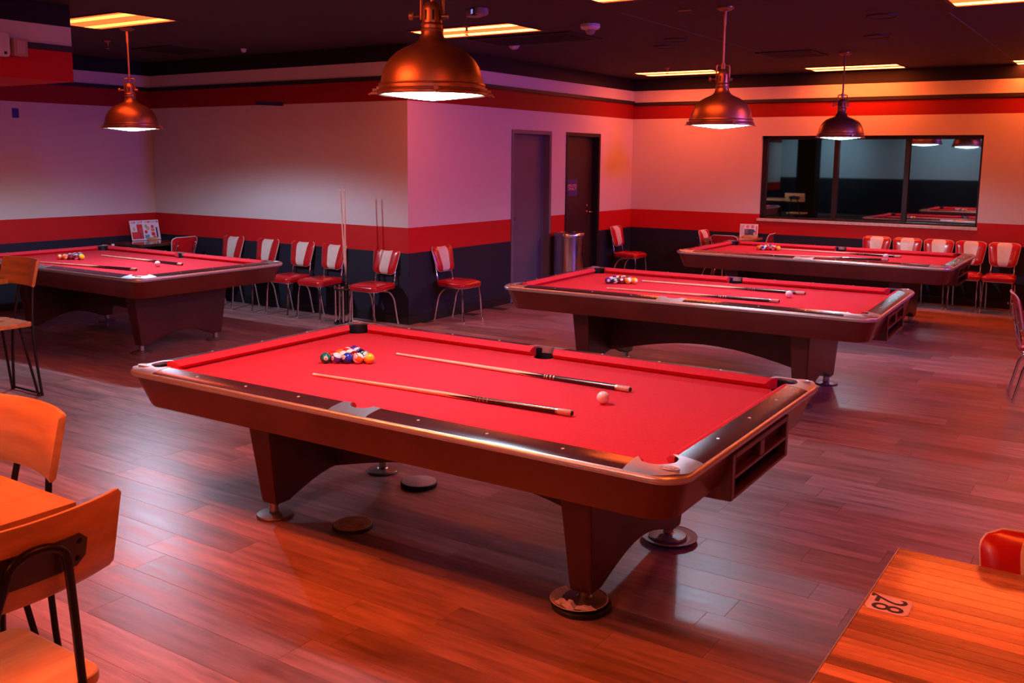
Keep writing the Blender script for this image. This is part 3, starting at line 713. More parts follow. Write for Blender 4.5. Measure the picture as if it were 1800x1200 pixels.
    prism(bm, pr, -.03, .03, 0, lambda x, y, z: (x, z, y)); fin('stretcher', bm, M_LEGW, t)
    k = 0
    for sx in (-1, 1):
        for sy in (-1, 1):
            fz = feet_z[k]; k += 1
            bm = B(); lathe(bm, [(.026, .10), (.026, fz+.028), (.036, fz+.02), (.036, fz+.018)], 16); f_ = fin('foot', bm, M_STEM, t, loc=(sx*LX, sy*FYo, 0), smooth=.6)
            bm = B(); lathe(bm, [(0, fz+.024), (.04, fz+.022), (.089, fz+.014), (.094, fz+.009), (.093, fz+.0005), (0, fz+.0005)], 32); fin('foot_disc', bm, M_DISC, f_, smooth=.5)
    return t
# rotated placements: (centre, angle)
TBL = {'near': ((-2.742, 3.722), .0146), 'mid': ((-3.026, 7.508), .0472), 'far': ((-3.12, 11.272), .0098), 'left': ((-8.71, 5.856), .0024)}
def place(t, key):
    (x, y), a = TBL[key]; t.location = (x, y, 0); t.rotation_euler = (0, 0, a)
tn = make_table('nearest pool table with red cloth, largest in the view', (0, 0, .0255, .0132)); place(tn, 'near')
tm = make_table('middle pool table with red cloth behind the nearest one'); place(tm, 'mid')
c = copy_tree(tm); c['label'] = 'far pool table with red cloth below the dark window'; place(c, 'far')
tl = make_table('left pool table with red cloth in the alcove, partly behind a wooden stool', tray=0); place(tl, 'left')
def on_table(key, u, v):
    (x, y), a = TBL[key]; return (x+cos(a)*u-sin(a)*v, y+sin(a)*u+cos(a)*v)

# ------------------------------------------------------------------ balls
BR = .0292
COLS = {1: (.90, .52, .02), 2: (.012, .04, .42), 3: (.62, .02, .02), 4: (.10, .025, .28), 5: (.85, .16, .02), 6: (.01, .16, .11), 7: (.20, .012, .02), 8: (.010, .010, .012)}
CN = {1: 'yellow', 2: 'blue', 3: 'red', 4: 'purple', 5: 'orange', 6: 'green', 7: 'maroon', 8: 'black'}
M_BALLW = mat('ivory_ball', (.86, .82, .76), .12, coat=.5)
M_NUM = mat('ball_number_ink', (.02, .02, .02), .4)
BALLME, SPOTME = {}, {}
def ball_mesh(n):
    if n in BALLME: return BALLME[n]
    bm = B(); nr = 16
    rings = lathe(bm, [(BR*sin(pi*k/nr), -BR*cos(pi*k/nr)) for k in range(1, nr)], 28, 0, False)
    for ring, z in ((rings[0], -BR), (rings[-1], BR)):
        v = bm.verts.new((0, 0, z))
        for i in range(len(ring)): bm.faces.new((ring[i], ring[(i+1) % len(ring)], v))
    k = n if n <= 8 else n-8
    Mc = mat('ball_%s' % CN[k], COLS[k], .12, coat=.5) if n else M_BALLW
    if n > 8:
        for f_ in bm.faces:
            if abs(f_.calc_center_median().z) < BR*.56: f_.material_index = 1
    bmesh.ops.recalc_face_normals(bm, faces=bm.faces)
    me = bpy.data.meshes.new('billiard_ball'); bm.to_mesh(me); bm.free()
    if n > 8: me.materials.append(M_BALLW); me.materials.append(Mc)
    else: me.materials.append(Mc)
    for p_ in me.polygons: p_.use_smooth = True
    BALLME[n] = me
    if n:
        bm = B(); 
        for sgn in (1, -1):
            Mx = Matrix.Rotation(0 if sgn > 0 else pi, 4, 'Z') @ Matrix.Rotation(pi/2, 4, 'Y')
            rs = [(0, BR*1.004)]+[(BR*sin(a)*1.004, BR*cos(a)*1.004) for a in (.15, .3, .42)]
            lathe(bm, rs[::-1], 16, 0, False, Mx)
            Tm = Matrix.Rotation(0 if sgn > 0 else pi, 4, 'Z') @ Matrix.Translation((BR*1.006, 0, 0)) @ Matrix.Rotation(pi/2, 4, 'Z') @ Matrix.Rotation(pi/2, 4, 'X')
            add_text(bm, str(n), .0165 if n < 10 else .0135, Tm, 1)
        me2 = bpy.data.meshes.new('number_spot'); bm.to_mesh(me2); bm.free(); me2.materials.append(M_BALLW); me2.materials.append(M_NUM)
        SPOTME[n] = me2
    return me
def add_ball(n, x, y, label, spot=None, grp=None):
    o = link('billiard_ball' if n else 'cue_ball', ball_mesh(n), None, (x, y, ZBED+BR+.0005)); tag(o, label, 'ball', grp)
    if n:
        if spot is None:
            d = Vector((rb.uniform(-1, 1), rb.uniform(-1, 1), rb.uniform(-.3, 1.))).normalized()
        else: d = Vector(spot).normalized()
        rnd = Vector((rb.uniform(-.6, .6), rb.uniform(-.6, .6), 1)).normalized()
        zz = (rnd-d*rnd.dot(d)).normalized(); yy_ = zz.cross(d)
        o.rotation_euler = Matrix((d, yy_, zz)).transposed().to_euler()
        link('number_spot', SPOTME[n], o)
    return o
rb = random.Random(11)
ORD = {'near': [[6, 12, 2, 13, 1], [3, 9, 7, 14], [5, 15, 8], [11, 10], [4]],
       'mid': [[4, 14, 7, 9, 1], [12, 15, 3, 13], [2, 8, 6], [11, 10], [5]],
       'far': [[5, 10, 3, 11, 1], [13, 9, 2, 15], [7, 8, 14], [4, 6], [12]],
       'left': [[5, 13, 7, 15, 1], [3, 10, 8, 9], [12, 2, 4], [11, 6], [14]]}
RACK = {'near': ((-3.622, 3.640), (-3.422, 3.767)), 'mid': ((-3.963, 7.499), (-3.752, 7.622)), 'far': ((-3.979, 11.483), (-3.768, 11.568)), 'left': ((-9.497, 5.691), (-9.304, 5.815))}
TN = {'near': 'nearest pool table', 'mid': 'middle pool table', 'far': 'far pool table by the window', 'left': 'left pool table'}
TS = {'near': 'nearest table', 'mid': 'middle table', 'far': 'far table', 'left': 'left table'}
SPOTS = {6: (.75, -.62, .1), 12: (-.1, -.95, .1), 13: (.1, -.85, .5), 14: (.5, -.5, .7)}
for key, rows in ORD.items():
    a, b = Vector(RACK[key][0]), Vector(RACK[key][1]); c = (a+b)/2; e = (b-a).normalized(); nrm = Vector((-e.y, e.x))
    for r_, row in enumerate(rows):
        for k, n in enumerate(row):
            p = c+e*((k-(len(row)-1)/2)*BR*2.02)+nrm*(r_*BR*2.02*.866)
            kind = 'solid black eight' if n == 8 else ('solid %s' % CN[n] if n < 8 else '%s striped' % CN[n-8])
            pl = ['in the front row', 'in row two', 'in row three', 'in row four', 'at the far tip'][r_]
            add_ball(n, p.x, p.y, '%s billiard ball %s of the rack on the %s' % (kind, pl, TS[key]), SPOTS.get(n) if key == 'near' else None, 'racked balls on the %s' % TN[key])
for key, (x, y) in {'near': (-1.991, 3.751), 'mid': (-2.373, 7.627), 'far': (-2.456, 11.379), 'left': (-8.157, 5.906)}.items():
    add_ball(0, x, y, 'plain white cue ball on the red cloth of the %s' % TN[key])

# ------------------------------------------------------------------ cues
def make_cue(lab, dark=True):
    t = thing('pool_cue', lab, 'cue', (0, 0, 0), 0, 'pool cues')        # lies along +X, tip at x=0
    R = Matrix.Rotation(pi/2, 4, 'Y'); Ln = 1.47
    def rad(x): return .0064+(.0145-.0064)*(x/Ln)
    def seg(name, x0, x1, M, n=6, extra=None):
        bm = B(); lathe(bm, [(rad(x0+(x1-x0)*k/n), x0+(x1-x0)*k/n) for k in range(n+1)], 14, 0, True, R); return fin(name, bm, M, t, smooth=.7)
    bm = B(); lathe(bm, [(0, -.009), (.005, -.006), (.0062, 0)], 12, 0, False, R); fin('tip', bm, M_TIP, t, smooth=.8)
    seg('ferrule', 0, .024, M_IVORY, 1); seg('shaft', .0245, .74, M_CUEW, 8)
    # forearm: wood with dark pointed splices running into the butt
    bm = B(); n = 16; xa, xb_, xc = .74, .80, 1.02
    r0 = [(R @ Vector((rad(xa)*cos(2*pi*k/n), rad(xa)*sin(2*pi*k/n), xa))) for k in range(n)]
    r1 = []
    for k in range(n):
        x = xb_ if k % 4 == 0 else (xb_+.18 if k % 4 == 2 else xb_+.09)
        r1.append(R @ Vector((rad(x)*cos(2*pi*k/n), rad(x)*sin(2*pi*k/n), x)))
    r2_ = [(R @ Vector((rad(xc)*cos(2*pi*k/n), rad(xc)*sin(2*pi*k/n), xc))) for k in range(n)]
    V = [[bm.verts.new(p) for p in r] for r in (r0, r1, r2_)]
    for q_ in range(2):
        for k in range(n):
            f_ = bm.faces.new((V[q_][k], V[q_][(k+1) % n], V[q_+1][(k+1) % n], V[q_+1][k])); f_.material_index = q_
    fin('forearm', bm, [M_CUEW, M_CUED], t, smooth=.7)
    seg('butt', 1.02, 1.395, M_CUED, 6)
    bm = B()
    for x in (.985, 1.0, 1.02, 1.04): lathe(bm, [(rad(x)+.0003, x-.003), (rad(x)+.0003, x+.003)], 14, 0, False, R)
    lathe(bm, [(rad(1.39)+.0006, 1.388), (rad(1.39)+.0006, 1.398)], 14, 0, False, R)
    fin('ring', bm, mat('silver_ring', (.6, .58, .56), .25, metal=1.), t)
    bm = B(); lathe(bm, [(rad(1.4), 1.398), (rad(1.46), 1.455), (rad(1.46)-.003, 1.462)], 14, 0, True, R); fin('butt_cap', bm, M_CUECAP, t, smooth=.7)
    bm = B(); lathe(bm, [(rad(1.46)-.003, 1.462), (.009, 1.468), (0, 1.468)], 12, 0, False, R); fin('bumper', bm, M_RUBBER, t)
    return t
def lay(t, tip, butt):
    a = math.atan2(butt[1]-tip[1], butt[0]-tip[0]); z = ZBED+.0075
    t.location = (tip[0], tip[1], z); t.rotation_euler = (0, -math.asin(.0082/1.47), a)
c0 = make_cue('pool cue on the nearest table, farther one of the pair, tip beside the rack')
lay(c0, (-3.450, 4.028), (-1.970, 4.014))
CU = [((-3.458, 3.389), (-1.995, 3.481), 'pool cue with dark butt lying on the nearest table, in front near the front rail'),
      ((-3.775, 7.817), (-2.32, 7.857), 'pool cue lying on the middle table, far one reaching behind the cue ball'),
      ((-3.801, 7.185), (-2.314, 7.285), 'pool cue lying on the middle table, the one near the front rail'),
      ((-3.80, 11.71), (-2.35, 11.61), 'pool cue lying on the far table, far one behind the cue ball'),
      ((-3.82, 10.91), (-2.37, 11.123), 'pool cue lying on the far table, the one near the front rail'),
      ((-9.49, 6.17), (-8.03, 6.099), 'pool cue lying on the left table behind its cue ball'),
      ((-9.45, 5.38), (-8.00, 5.554), 'pool cue lying on the left table near the front rail, partly behind a stool')]
for tip, butt, lab in CU:
    c = copy_tree(c0); c['label'] = lab; lay(c, tip, butt)
# floor cue stand with two cues
SXY = (-7.385, 7.73)
t = thing('cue_stand', 'small round floor cue stand with chrome posts beside the diner chairs', 'cue stand', (*SXY, 0))
bm = B(); lathe(bm, [(0, 0), (.112, 0), (.116, .006), (.116, .02), (.108, .028), (0, .030)], 32); fin('base', bm, mat('black_gloss', (.012, .010, .011), .2, coat=.3), t, smooth=.5)
for k in range(5):
    a = .35+k*2*pi/5; bm = B(); cyl(bm, (.095*cos(a), .095*sin(a)), .012, .03, .41, 12); lathe(bm, [(.012, .41), (.015, .415), (.009, .43), (0, .433)], 12, 0, False, Matrix.Translation((.095*cos(a), .095*sin(a), 0))); fin('post', bm, M_CHROME, t, smooth=.6)
bm = B(); lathe(bm, [(.05, .385), (.108, .385), (.112, .39), (.112, .40), (.108, .405), (.05, .405)], 32); fin('top_plate', bm, M_CUED, t, smooth=.5)
bm = B(); lathe(bm, [(.030, .03), (.030, .385)], 20, 0, False); fin('core_tube', bm, M_CUED, t, smooth=.5)
for b, tp_, lab in (((-7.338, 7.745), (-7.405, 7.72), 'pool cue standing in the floor stand, left of the pair'), ((-7.305, 7.680), (-7.335, 7.715), 'pool cue standing in the floor stand, right of the pair')):
    c = copy_tree(c0); c['label'] = lab
    b = Vector((b[0], b[1], .036)); tip = b+Vector((tp_[0]-b[0], tp_[1]-b[1], 1.465)).normalized()*1.468
    xax = (b-tip).normalized(); yax = Vector((0, 1, 0)); yax = (yax-xax*yax.dot(xax)).normalized(); zax = xax.cross(yax)
    c.location = tip; c.rotation_euler = Matrix((xax, yax, zax)).transposed().to_euler()
bm = B(); box(bm, -.011, .011, -.011, .011, 0, .022); ch = fin('chalk_cube', bm, mat('chalk_paper', (.75, .55, .62), .6), None, loc=(*on_table('left', -1.29, .80), ztop(.06)+.0005), rot=(0, 0, .3), bevel=.001)
tag(ch, 'tiny pink chalk cube on the back rail of the left pool table', 'chalk')
bm = B(); lathe(bm, [(0, .0221), (.009, .0221), (.008, .0226), (0, .0226)], 12); fin('chalk_face', bm, mat('chalk_red', (.6, .03, .05), .8), ch)

# ------------------------------------------------------------------ diner chairs
def cushion_grid(bm, outline_w, h0, h1, u0, u1, nu, nv, front, thick, mi=0):
    pass
def make_diner(lab):
    t = thing('diner_chair', lab, 'chair', (0, 0, 0), 0, 'red and chrome diner chairs')   # faces -Y
    # seat: rounded trapezoid cushion
    def seat_outline(s, n=5):
        pts = []
        cs = [(.198, -.20), (-.198, -.20), (-.178, .205), (.178, .205)]
        base = []
        for i, (cx, cy) in enumerate(cs):
            r = .06; sx = 1 if cx > 0 else -1; sy = 1 if cy > 0 else -1
            a0 = {(1, -1): -pi/2, (-1, -1): pi, (-1, 1): pi/2, (1, 1): 0}[(sx, sy)]
            base.append((cx-sx*r, cy-sy*r, r, sx, sy))
        out = []
        for (cx, cy, r, sx, sy) in (base[0], base[3], base[2], base[1]):
            a0 = {(1, -1): -pi/2, (1, 1): 0, (-1, 1): pi/2, (-1, -1): pi}[(sx, sy)]
            out += [((cx+r*cos(a0+pi/2*k/n))*s, (cy+r*sin(a0+pi/2*k/n))*s) for k in range(n+1)]
        return out
    bm = B(); rings = []
    for s, z in ((.93, .405), (.99, .41), (1.0, .43), (.985, .452), (.90, .468), (.6, .476), (.25, .478)): rings.append([bm.verts.new((x, y, z-(.010*(y < -.1) if s > .8 else 0))) for x, y in seat_outline(s)])
    n = len(rings[0]); bm.faces.new(rings[0][::-1]); bm.faces.new(rings[-1])
    for a, b in zip(rings[:-1], rings[1:]):
        for i in range(n): bm.faces.new((a[i], a[(i+1) % n], b[(i+1) % n], b[i]))
    seat = fin('seat', bm, M_REDV, t, smooth=.9)
    bm = B(); tube(bm, [(x, y, .437) for x, y in seat_outline(1.0)], .004, 6, closed=True); fin('piping', bm, M_REDV, seat, smooth=.9)
    bm = B(); tube(bm, [(x, y, .398) for x, y in seat_outline(.93)], .010, 8, closed=True); fin('seat_frame', bm, M_CHROME, t, smooth=.9)
    # backrest: rounded trapezoid, curved about the vertical, three panels
    ZB0, ZB1 = .555, .845
    def halfw(v):
        w = .150+.045*v**.8
        e = .0
        if v > .80: e = 1-math.sqrt(max(0, 1-((v-.80)/.20)**2))
        if v < .16: e = 1-math.sqrt(max(0, 1-((.16-v)/.16)**2))
        return w-e*.055
    def bp(u, v, side):
        w = halfw(v); x = u*w; z = ZB0+(ZB1-ZB0)*v
        y = .165+.080*v + .030*(1-(u*w/.195)**2)
        pil = .034*(1-abs(u)**5)*(1-abs(2*v-1)**5)
        return (x, y-(pil if side else -.006), z)
    def panel(name, ua, ub, M, nu, parent):
        bm = B(); nv = 22
        lim = lambda q_, v_: q_ if abs(q_) == 1 else q_*(1+.26*(v_-.5))
        G = [[[bm.verts.new(bp(lim(ua, j/nv)+(lim(ub, j/nv)-lim(ua, j/nv))*i/nu, j/nv, s)) for i in range(nu+1)] for j in range(nv+1)] for s in (1, 0)]
        for s in (0, 1):
            for j in range(nv):
                for i in range(nu): bm.faces.new((G[s][j][i], G[s][j][i+1], G[s][j+1][i+1], G[s][j+1][i]))
        for j in range(nv):
            for i in (0, nu): bm.faces.new((G[0][j][i], G[1][j][i], G[1][j+1][i], G[0][j+1][i]))
        for i in range(nu):
            for j in (0, nv): bm.faces.new((G[0][j][i], G[0][j][i+1], G[1][j][i+1], G[1][j][i]))
        return fin(name, bm, M, parent, smooth=1.0)
    br = panel('backrest', -1, -.43, M_REDV, 6, t); panel('red_panel', .43, 1, M_REDV, 6, br)
    sp = panel('cream_stripe', -.434, .434, M_CREAMV, 8, br)
    bm = B(); G = [[bm.verts.new(Vector(bp(-.985+1.97*i/10, .01+.98*j/10, 0))+Vector((0, .003, 0))) for i in range(11)] for j in range(11)]
    for j in range(10):
        for i in range(10): bm.faces.new((G[j][i], G[j][i+1], G[j+1][i+1], G[j+1][i]))
    fin('back_cover', bm, M_REDV, br, smooth=1.)
    pts = [bp(-1, v/16, 0) for v in range(17)]+[bp(-1+2*k/8, 1, 0) for k in range(1, 8)]+[bp(1, 1-v/16, 0) for v in range(17)]+[bp(1-2*k/8, 0, 0) for k in range(1, 8)]
    bm = B(); tube(bm, pts, .0055, 6, closed=True); fin('piping', bm, M_PIPE, br, smooth=1.)
    # frame
    for s in (-1, 1):
        bm = B(); tube(bm, smooth_path([(s*.165, -.165, .395), (s*.170, -.178, .30), (s*.176, -.188, .12), (s*.180, -.205, .0)], 5), .0115, 8); lathe(bm, [(.014, 0), (.014, .025)], 10, 0, True, Matrix.Translation((s*.180, -.205, 0))); fin('front_leg', bm, M_CHROME, t, smooth=.8)
        bm = B(); tube(bm, smooth_path([(s*.165, -.03, .392), (s*.166, .08, .37), (s*.168, .155, .29), (s*.170, .188, .16), (s*.172, .222, .0)], 5), .0115, 8); lathe(bm, [(.014, 0), (.014, .025)], 10, 0, True, Matrix.Translation((s*.172, .222, 0))); fin('rear_leg', bm, M_CHROME, t, smooth=.8)
        bm = B(); tube(bm, smooth_path([(s*.14, .06, .392), (s*.14, .15, .394), (s*.14, .187, .42), (s*.14, .203, .50), (s*.135, .228, .62), (s*.13, .252, .74)], 5), .010, 8); fin('back_post', bm, M_CHROME, t, smooth=.8)
    bm = B()
    for s in (-1, 1):
        for z in (.64, .74): lathe(bm, [(.011, 0), (.010, .006), (0, .009)], 10, 0, True, Matrix.Translation((s*.132, .175+.08*(z-ZB0)/.29+.052, z)) @ Matrix.Rotation(-pi/2, 4, 'X'))
        for v in (.25, .75):
            p = bp(s*.86, v, 0); lathe(bm, [(.007, 0), (.006, .005), (0, .007)], 8, 0, True, Matrix.Translation((p[0], p[1]+.003, p[2])) @ Matrix.Rotation(-pi/2, 4, 'X'))
    fin('screw', bm, M_CHROME, br)
    return t
d0 = make_diner('red and cream diner chair between the cue stand and the wall corner')
d0.location = (-7.07, 7.86, 0); d0.rotation_euler = (0, 0, .0)
DN = [(-7.86, 7.845, 0, 'red and cream diner chair just left of the cue stand'),
      (-8.37, 7.84, 0, 'red and cream diner chair, second to the left of the cue stand'),
      (-8.97, 7.84, 0, 'red and cream diner chair, third to the left of the cue stand'),
      (-9.60, 7.84, 0, 'red and cream diner chair half hidden by the left pool table, leftmost of its row'),
      (-6.50, 8.68, pi/2, 'red and cream diner chair on its own round the wall corner, facing right'),
      (-10.18, 7.60, -pi/2, 'diner chair seen from behind at the small dark table in the left corner'),
      (-6.42, 12.85, pi/2, 'red and cream diner chair in the far corner right of the dark brown door'),
      (-5.06, 12.95, pi/2, 'red and cream diner chair at the left side of the far small table'),
      (-4.73, 12.50, pi, 'diner chair seen from behind at the near side of the far small table'),
      (-4.58, 12.97, -pi/2+.1, 'diner chair seen from behind at the right side of the far small table'),
      (-3.02, 13.16, 0, 'red and cream diner chair under the window, first from the left of five'),
      (-2.63, 13.16, 0, 'red and cream diner chair under the window, second from the left of five'),
      (-2.245, 13.16, 0, 'red and cream diner chair under the window, third from the left of five'),
      (-1.86, 13.15, 0, 'red and cream diner chair under the window, fourth from the left of five'),
      (-1.475, 13.15, 0, 'red and cream diner chair under the window, fifth and rightmost of five'),
      (-.575, 8.42, pi/2+.20, 'red diner chair cut off by the right edge, chrome legs showing'),
      (-.12, 2.60, 0, 'red diner chair tucked behind the butcher block table at lower right')]
for x, y, rz, lab in DN:
    c = copy_tree(d0); c.location = (x, y, 0); c.rotation_euler = (0, 0, rz); c['label'] = lab
    if 'of five' in lab: c.scale = (.95, 1, 1)

# ------------------------------------------------------------------ small tables with menus
def small_table(lab, x0, x1, y0, y1, z, Mt):
    t = thing('cafe_table', lab, 'table', ((x0+x1)/2, (y0+y1)/2, 0)); hx, hy = (x1-x0)/2, (y1-y0)/2
    bm = B(); prism(bm, rrect(hx, hy, .02, 3), z-.035, z); fin('tabletop', bm, Mt, t, bevel=.004)
    bm = B(); cyl(bm, (0, 0), .04, .03, z-.04, 16); fin('column', bm, M_BLACKM, t, smooth=.6)
    bm = B(); lathe(bm, [(0, 0), (.26, 0), (.26, .012), (.08, .035), (0, .035)], 28); fin('base', bm, M_BLACKM, t, smooth=.5)
    bm = B(); box(bm, -.2, .2, -.03, .03, z-.05, z-.0355); box(bm, -.03, .03, -.2, .2, z-.05, z-.0355); fin('top_bracket', bm, M_BLACKM, t)
    return t
M_TDARK = mat('dark_glossy_tabletop', (.075, .030, .022), .12, var=.3, scale=4, stretch=(1, 8, 1), coat=.6)
small_table('small dark glossy table in the left corner holding a menu board', -11.12, -10.34, 7.26, 8.02, .745, M_TDARK)
small_table('small orange brown table by the window wall holding a menu board', -5.20, -4.56, 12.66, 13.32, .76, mat('far_tabletop', (.42, .15, .05), .2, var=.25, scale=4, stretch=(1, 8, 1), coat=.4))
def menu(lab, x, y, z, rz, w, h, scheme):
    t = thing('menu_stand', lab, 'menu', (x, y, z), rz)
    bm = B(); box(bm, -.07 if scheme else .0, .13, -.045, .0, .0, .035); fin('wood_block', bm, mat('menu_block', (.62, .34, .15), .5, var=.2, scale=20, stretch=(1, 6, 1)), t, bevel=.003)
    Mb = mat('menu_card', (.78, .74, .76), .3)
    cs = [mat('menu_red', (.62, .03, .04), .4), mat('menu_green', (.30, .42, .08), .4), mat('menu_cyan', (.05, .35, .55), .4), mat('menu_tan', (.62, .42, .26), .4), mat('menu_ink', (.03, .02, .03), .5), mat('menu_pink', (.70, .20, .16), .4), mat('menu_grey', (.55, .50, .52), .4), mat('menu_navy', (.05, .06, .16), .4)]
    sh = .2 if not scheme else .0; th = .24
    Tm = Matrix.Rotation(-th, 4, 'X')
    def tp(px, py, d): return Tm @ Vector((px*w-w/2, d, py*h+.004)) if True else None
    bm = B(); v = [bm.verts.new(tp(a, b, c)) for c in (.0, .003) for a, b in ((0, 0), (1, 0), (1, 1), (0, 1))]
    for q_ in ((0, 1, 2, 3), (7, 6, 5, 4), (0, 4, 5, 1), (1, 5, 6, 2), (2, 6, 7, 3), (3, 7, 4, 0)): bm.faces.new([v[i] for i in q_])
    card = fin('card', bm, Mb, t)
    bm = B()
    def rect(a0, a1, b0, b1, mi):
        f_ = bm.faces.new([bm.verts.new(tp(a, b, -.0008)) for a, b in ((a0, b0), (a1, b0), (a1, b1), (a0, b1))]); f_.material_index = mi
    def blob(ca, cb, ra, rb_, mi):
        f_ = bm.faces.new([bm.verts.new(tp(ca+ra*cos(k*pi/6), cb+rb_*sin(k*pi/6), -.0011)) for k in range(12)]); f_.material_index = mi
    if not scheme:
        rect(.03, .42, .06, .42, 0); rect(.22, .42, .42, .8, 0); rect(.30, .38, .1, .6, 5)
        rect(.04, .20, .84, .96, 6); rect(.24, .38, .84, .96, 6); rect(.5, .9, .86, .95, 6); blob(.16, .90, .02, .05, 0); blob(.41, .92, .02, .05, 0); blob(.65, .9, .03, .05, 0); blob(.95, .9, .03, .05, 0)
        blob(.12, .56, .05, .10, 3); blob(.54, .70, .045, .08, 1); blob(.60, .58, .07, .1, 3); blob(.52, .40, .055, .09, 0); rect(.46, .62, .07, .26, 2)
        blob(.76, .66, .05, .09, 0); rect(.70, .82, .42, .56, 5); blob(.76, .28, .07, .1, 0); blob(.80, .12, .05, .07, 0); rect(.87, .925, .1, .62, 4)
        for k in range(7): rect(.945, .96, .1+k*.08, .14+k*.08, 6)
    else:
        rect(.04, .24, .1, .92, 6); blob(.42, .80, .09, .13, 5); blob(.70, .80, .09, .14, 5); rect(.26, .70, .08, .62, 7); rect(.36, .60, .14, .56, 6); rect(.30, .35, .1, .6, 5)
        rect(.70, .80, .12, .6, 7); blob(.80, .28, .05, .12, 6); rect(.88, .94, .2, .85, 0); rect(.80, .86, .2, .5, 4)
    fin('menu_print', bm, cs, card)
    return t
menu('menu board with red and coloured pictures on the dark corner table', -10.86, 7.72, .7455, pi/2-.12, .40, .26, 0)
menu('menu board with pale print and a wooden block on the far table', -4.71, 13.14, .7605, .25, .25, .19, 1)

# ------------------------------------------------------------------ trash can
t = thing('trash_can', 'brushed stainless steel trash can standing between the two doors', 'trash can', (-6.50, 11.16, 0))
bm = B(); lathe(bm, [(.20, .02), (.205, .03), (.205, .80), (.20, .805)], 40, 0, False); fin('body', bm, M_STEEL, t, smooth=.5)
bm = B(); lathe(bm, [(.207, .80), (.212, .81), (.212, .84), (.200, .862), (.12, .868), (.11, .85), (.11, .80)], 40, 0, False); fin('lid', bm, M_STEEL, t, smooth=.5)
bm = B(); lathe(bm, [(0, 0), (.208, 0), (.208, .025), (.2, .03)], 40, 0, False); fin('base_ring', bm, M_RUBBER, t, smooth=.5)
bm = B(); lathe(bm, [(0, .78), (.11, .79), (.112, .82)], 24, 0, False); fin('liner', bm, M_DARK, t)

# ------------------------------------------------------------------ things under the nearest table
def disc(name, lab, cat, x, y, z, prof, M, extra=None):
    bm = B(); lathe(bm, prof, 36); return tag(fin(name, bm, M, None, loc=(x, y, z), smooth=.5), lab, cat)
t = thing('floor_disc', 'loose brown round floor disc lying under the nearest pool table', 'disc', (-3.207, 3.391, 0))
bm = B(); lathe(bm, [(0, 0), (.098, 0), (.102, .004), (.102, .016), (.098, .02)], 36, 0, False); fin('rubber_rim', bm, M_RUBBER, t, smooth=.5)
bm = B(); lathe(bm, [(.098, .02), (.09, .024), (.084, .021), (.078, .024), (.066, .021), (.055, .024), (.04, .022), (0, .023)], 36, 0, False); fin('top_face', bm, mat('brown_disc', (.34, .19, .10), .5, var=.25, scale=25), t, smooth=.5)
t = thing('floor_disc', 'loose pale topped floor disc half hidden below the far side of the nearest table', 'disc', (-3.33, 4.07, 0))
bm = B(); lathe(bm, [(0, 0), (.10, 0), (.104, .004), (.104, .022), (.099, .026)], 36, 0, False); fin('rubber_rim', bm, M_RUBBER, t, smooth=.5)
bm = B(); lathe(bm, [(.099, .026), (.09, .029), (0, .03)], 36, 0, False); fin('top_face', bm, mat('pale_disc', (.60, .48, .52), .45, var=.15, scale=20), t, smooth=.5)
# plates below the right feet
def plate(lab, x, y, z, ridged, R=.135):
    t = thing('paper_plate', lab, 'plate', (x, y, z)); n = 72
    bm = B(); rings = []
    for r, zz, wv in ((0.001, .002, 0), (R*.72, .002, 0), (R*.78, .004, .0008), (R*.98, .012, .0022 if ridged else .0004), (R, .0125, .0022 if ridged else .0004)):
        rings.append([bm.verts.new((r*cos(2*pi*k/n), r*sin(2*pi*k/n), zz+(wv if k % 2 else -wv))) for k in range(n)])
    for a, b in zip(rings[:-1], rings[1:]):
        for k in range(n): bm.faces.new((a[k], a[(k+1) % n], b[(k+1) % n], b[k]))
    fin('plate_body', bm, mat('plate_%d' % ridged, (.74, .56, .50) if ridged else (.30, .19, .17), .5, var=.1, scale=20), t, smooth=.4)
    bm = B(); tube(bm, [(R*cos(2*pi*k/48), R*sin(2*pi*k/48), .0125) for k in range(48)], .0022, 6, closed=True); fin('plate_rim', bm, mat('plate_%d' % ridged, (0, 0, 0)), t)
    return t
fr = on_table('near', .915, -.43); brr = on_table('near', .915, .43)
t = thing('foot_pad', 'black round pad under the paper plate at the front right table foot', 'pad', (fr[0]-.01, fr[1]-.005, 0))
bm = B(); lathe(bm, [(0, 0), (.122, 0), (.126, .004), (.126, .018), (.12, .022), (0, .022)], 36); fin('pad_body', bm, M_RUBBER, t, smooth=.5)
plate('ridged pale paper plate under the front right foot of the nearest table', fr[0]-.022, fr[1]-.004, .0222, 1, .121)
bm = B(); n = 9
rngn = random.Random(5); V = []
for i in range(n+1):
    a = -2.3+1.7*i/n
    V.append([bm.verts.new(((r_+rngn.uniform(-.005, .005))*cos(a), (r_+rngn.uniform(-.005, .005))*sin(a), z_+rngn.uniform(0, .006)+(.016 if i in (3, 4) and j_ < 3 else 0))) for j_, (r_, z_) in enumerate(((.086, .0435), (.098, .040), (.110, .037), (.122, .036)))])
for i in range(n):
    for j in range(3): bm.faces.new((V[i][j], V[i+1][j], V[i+1][j+1], V[i][j+1]))
tag(fin('napkin', bm, M_PAPER, None, loc=(fr[0]-.006, fr[1]-.002, .001)), 'crumpled pale napkin on the paper plate at the front right table foot', 'napkin')
t = thing('foot_pad', 'black round pad under the plate at the rear right table foot', 'pad', (brr[0], brr[1], 0))
bm = B(); lathe(bm, [(0, 0), (.112, 0), (.115, .003), (.115, .008), (.11, .010), (0, .010)], 36); fin('pad_body', bm, M_RUBBER, t, smooth=.5)
plate('dark brown plate under the rear right foot of the nearest table', brr[0]+.008, brr[1], .0102, 0, .137)

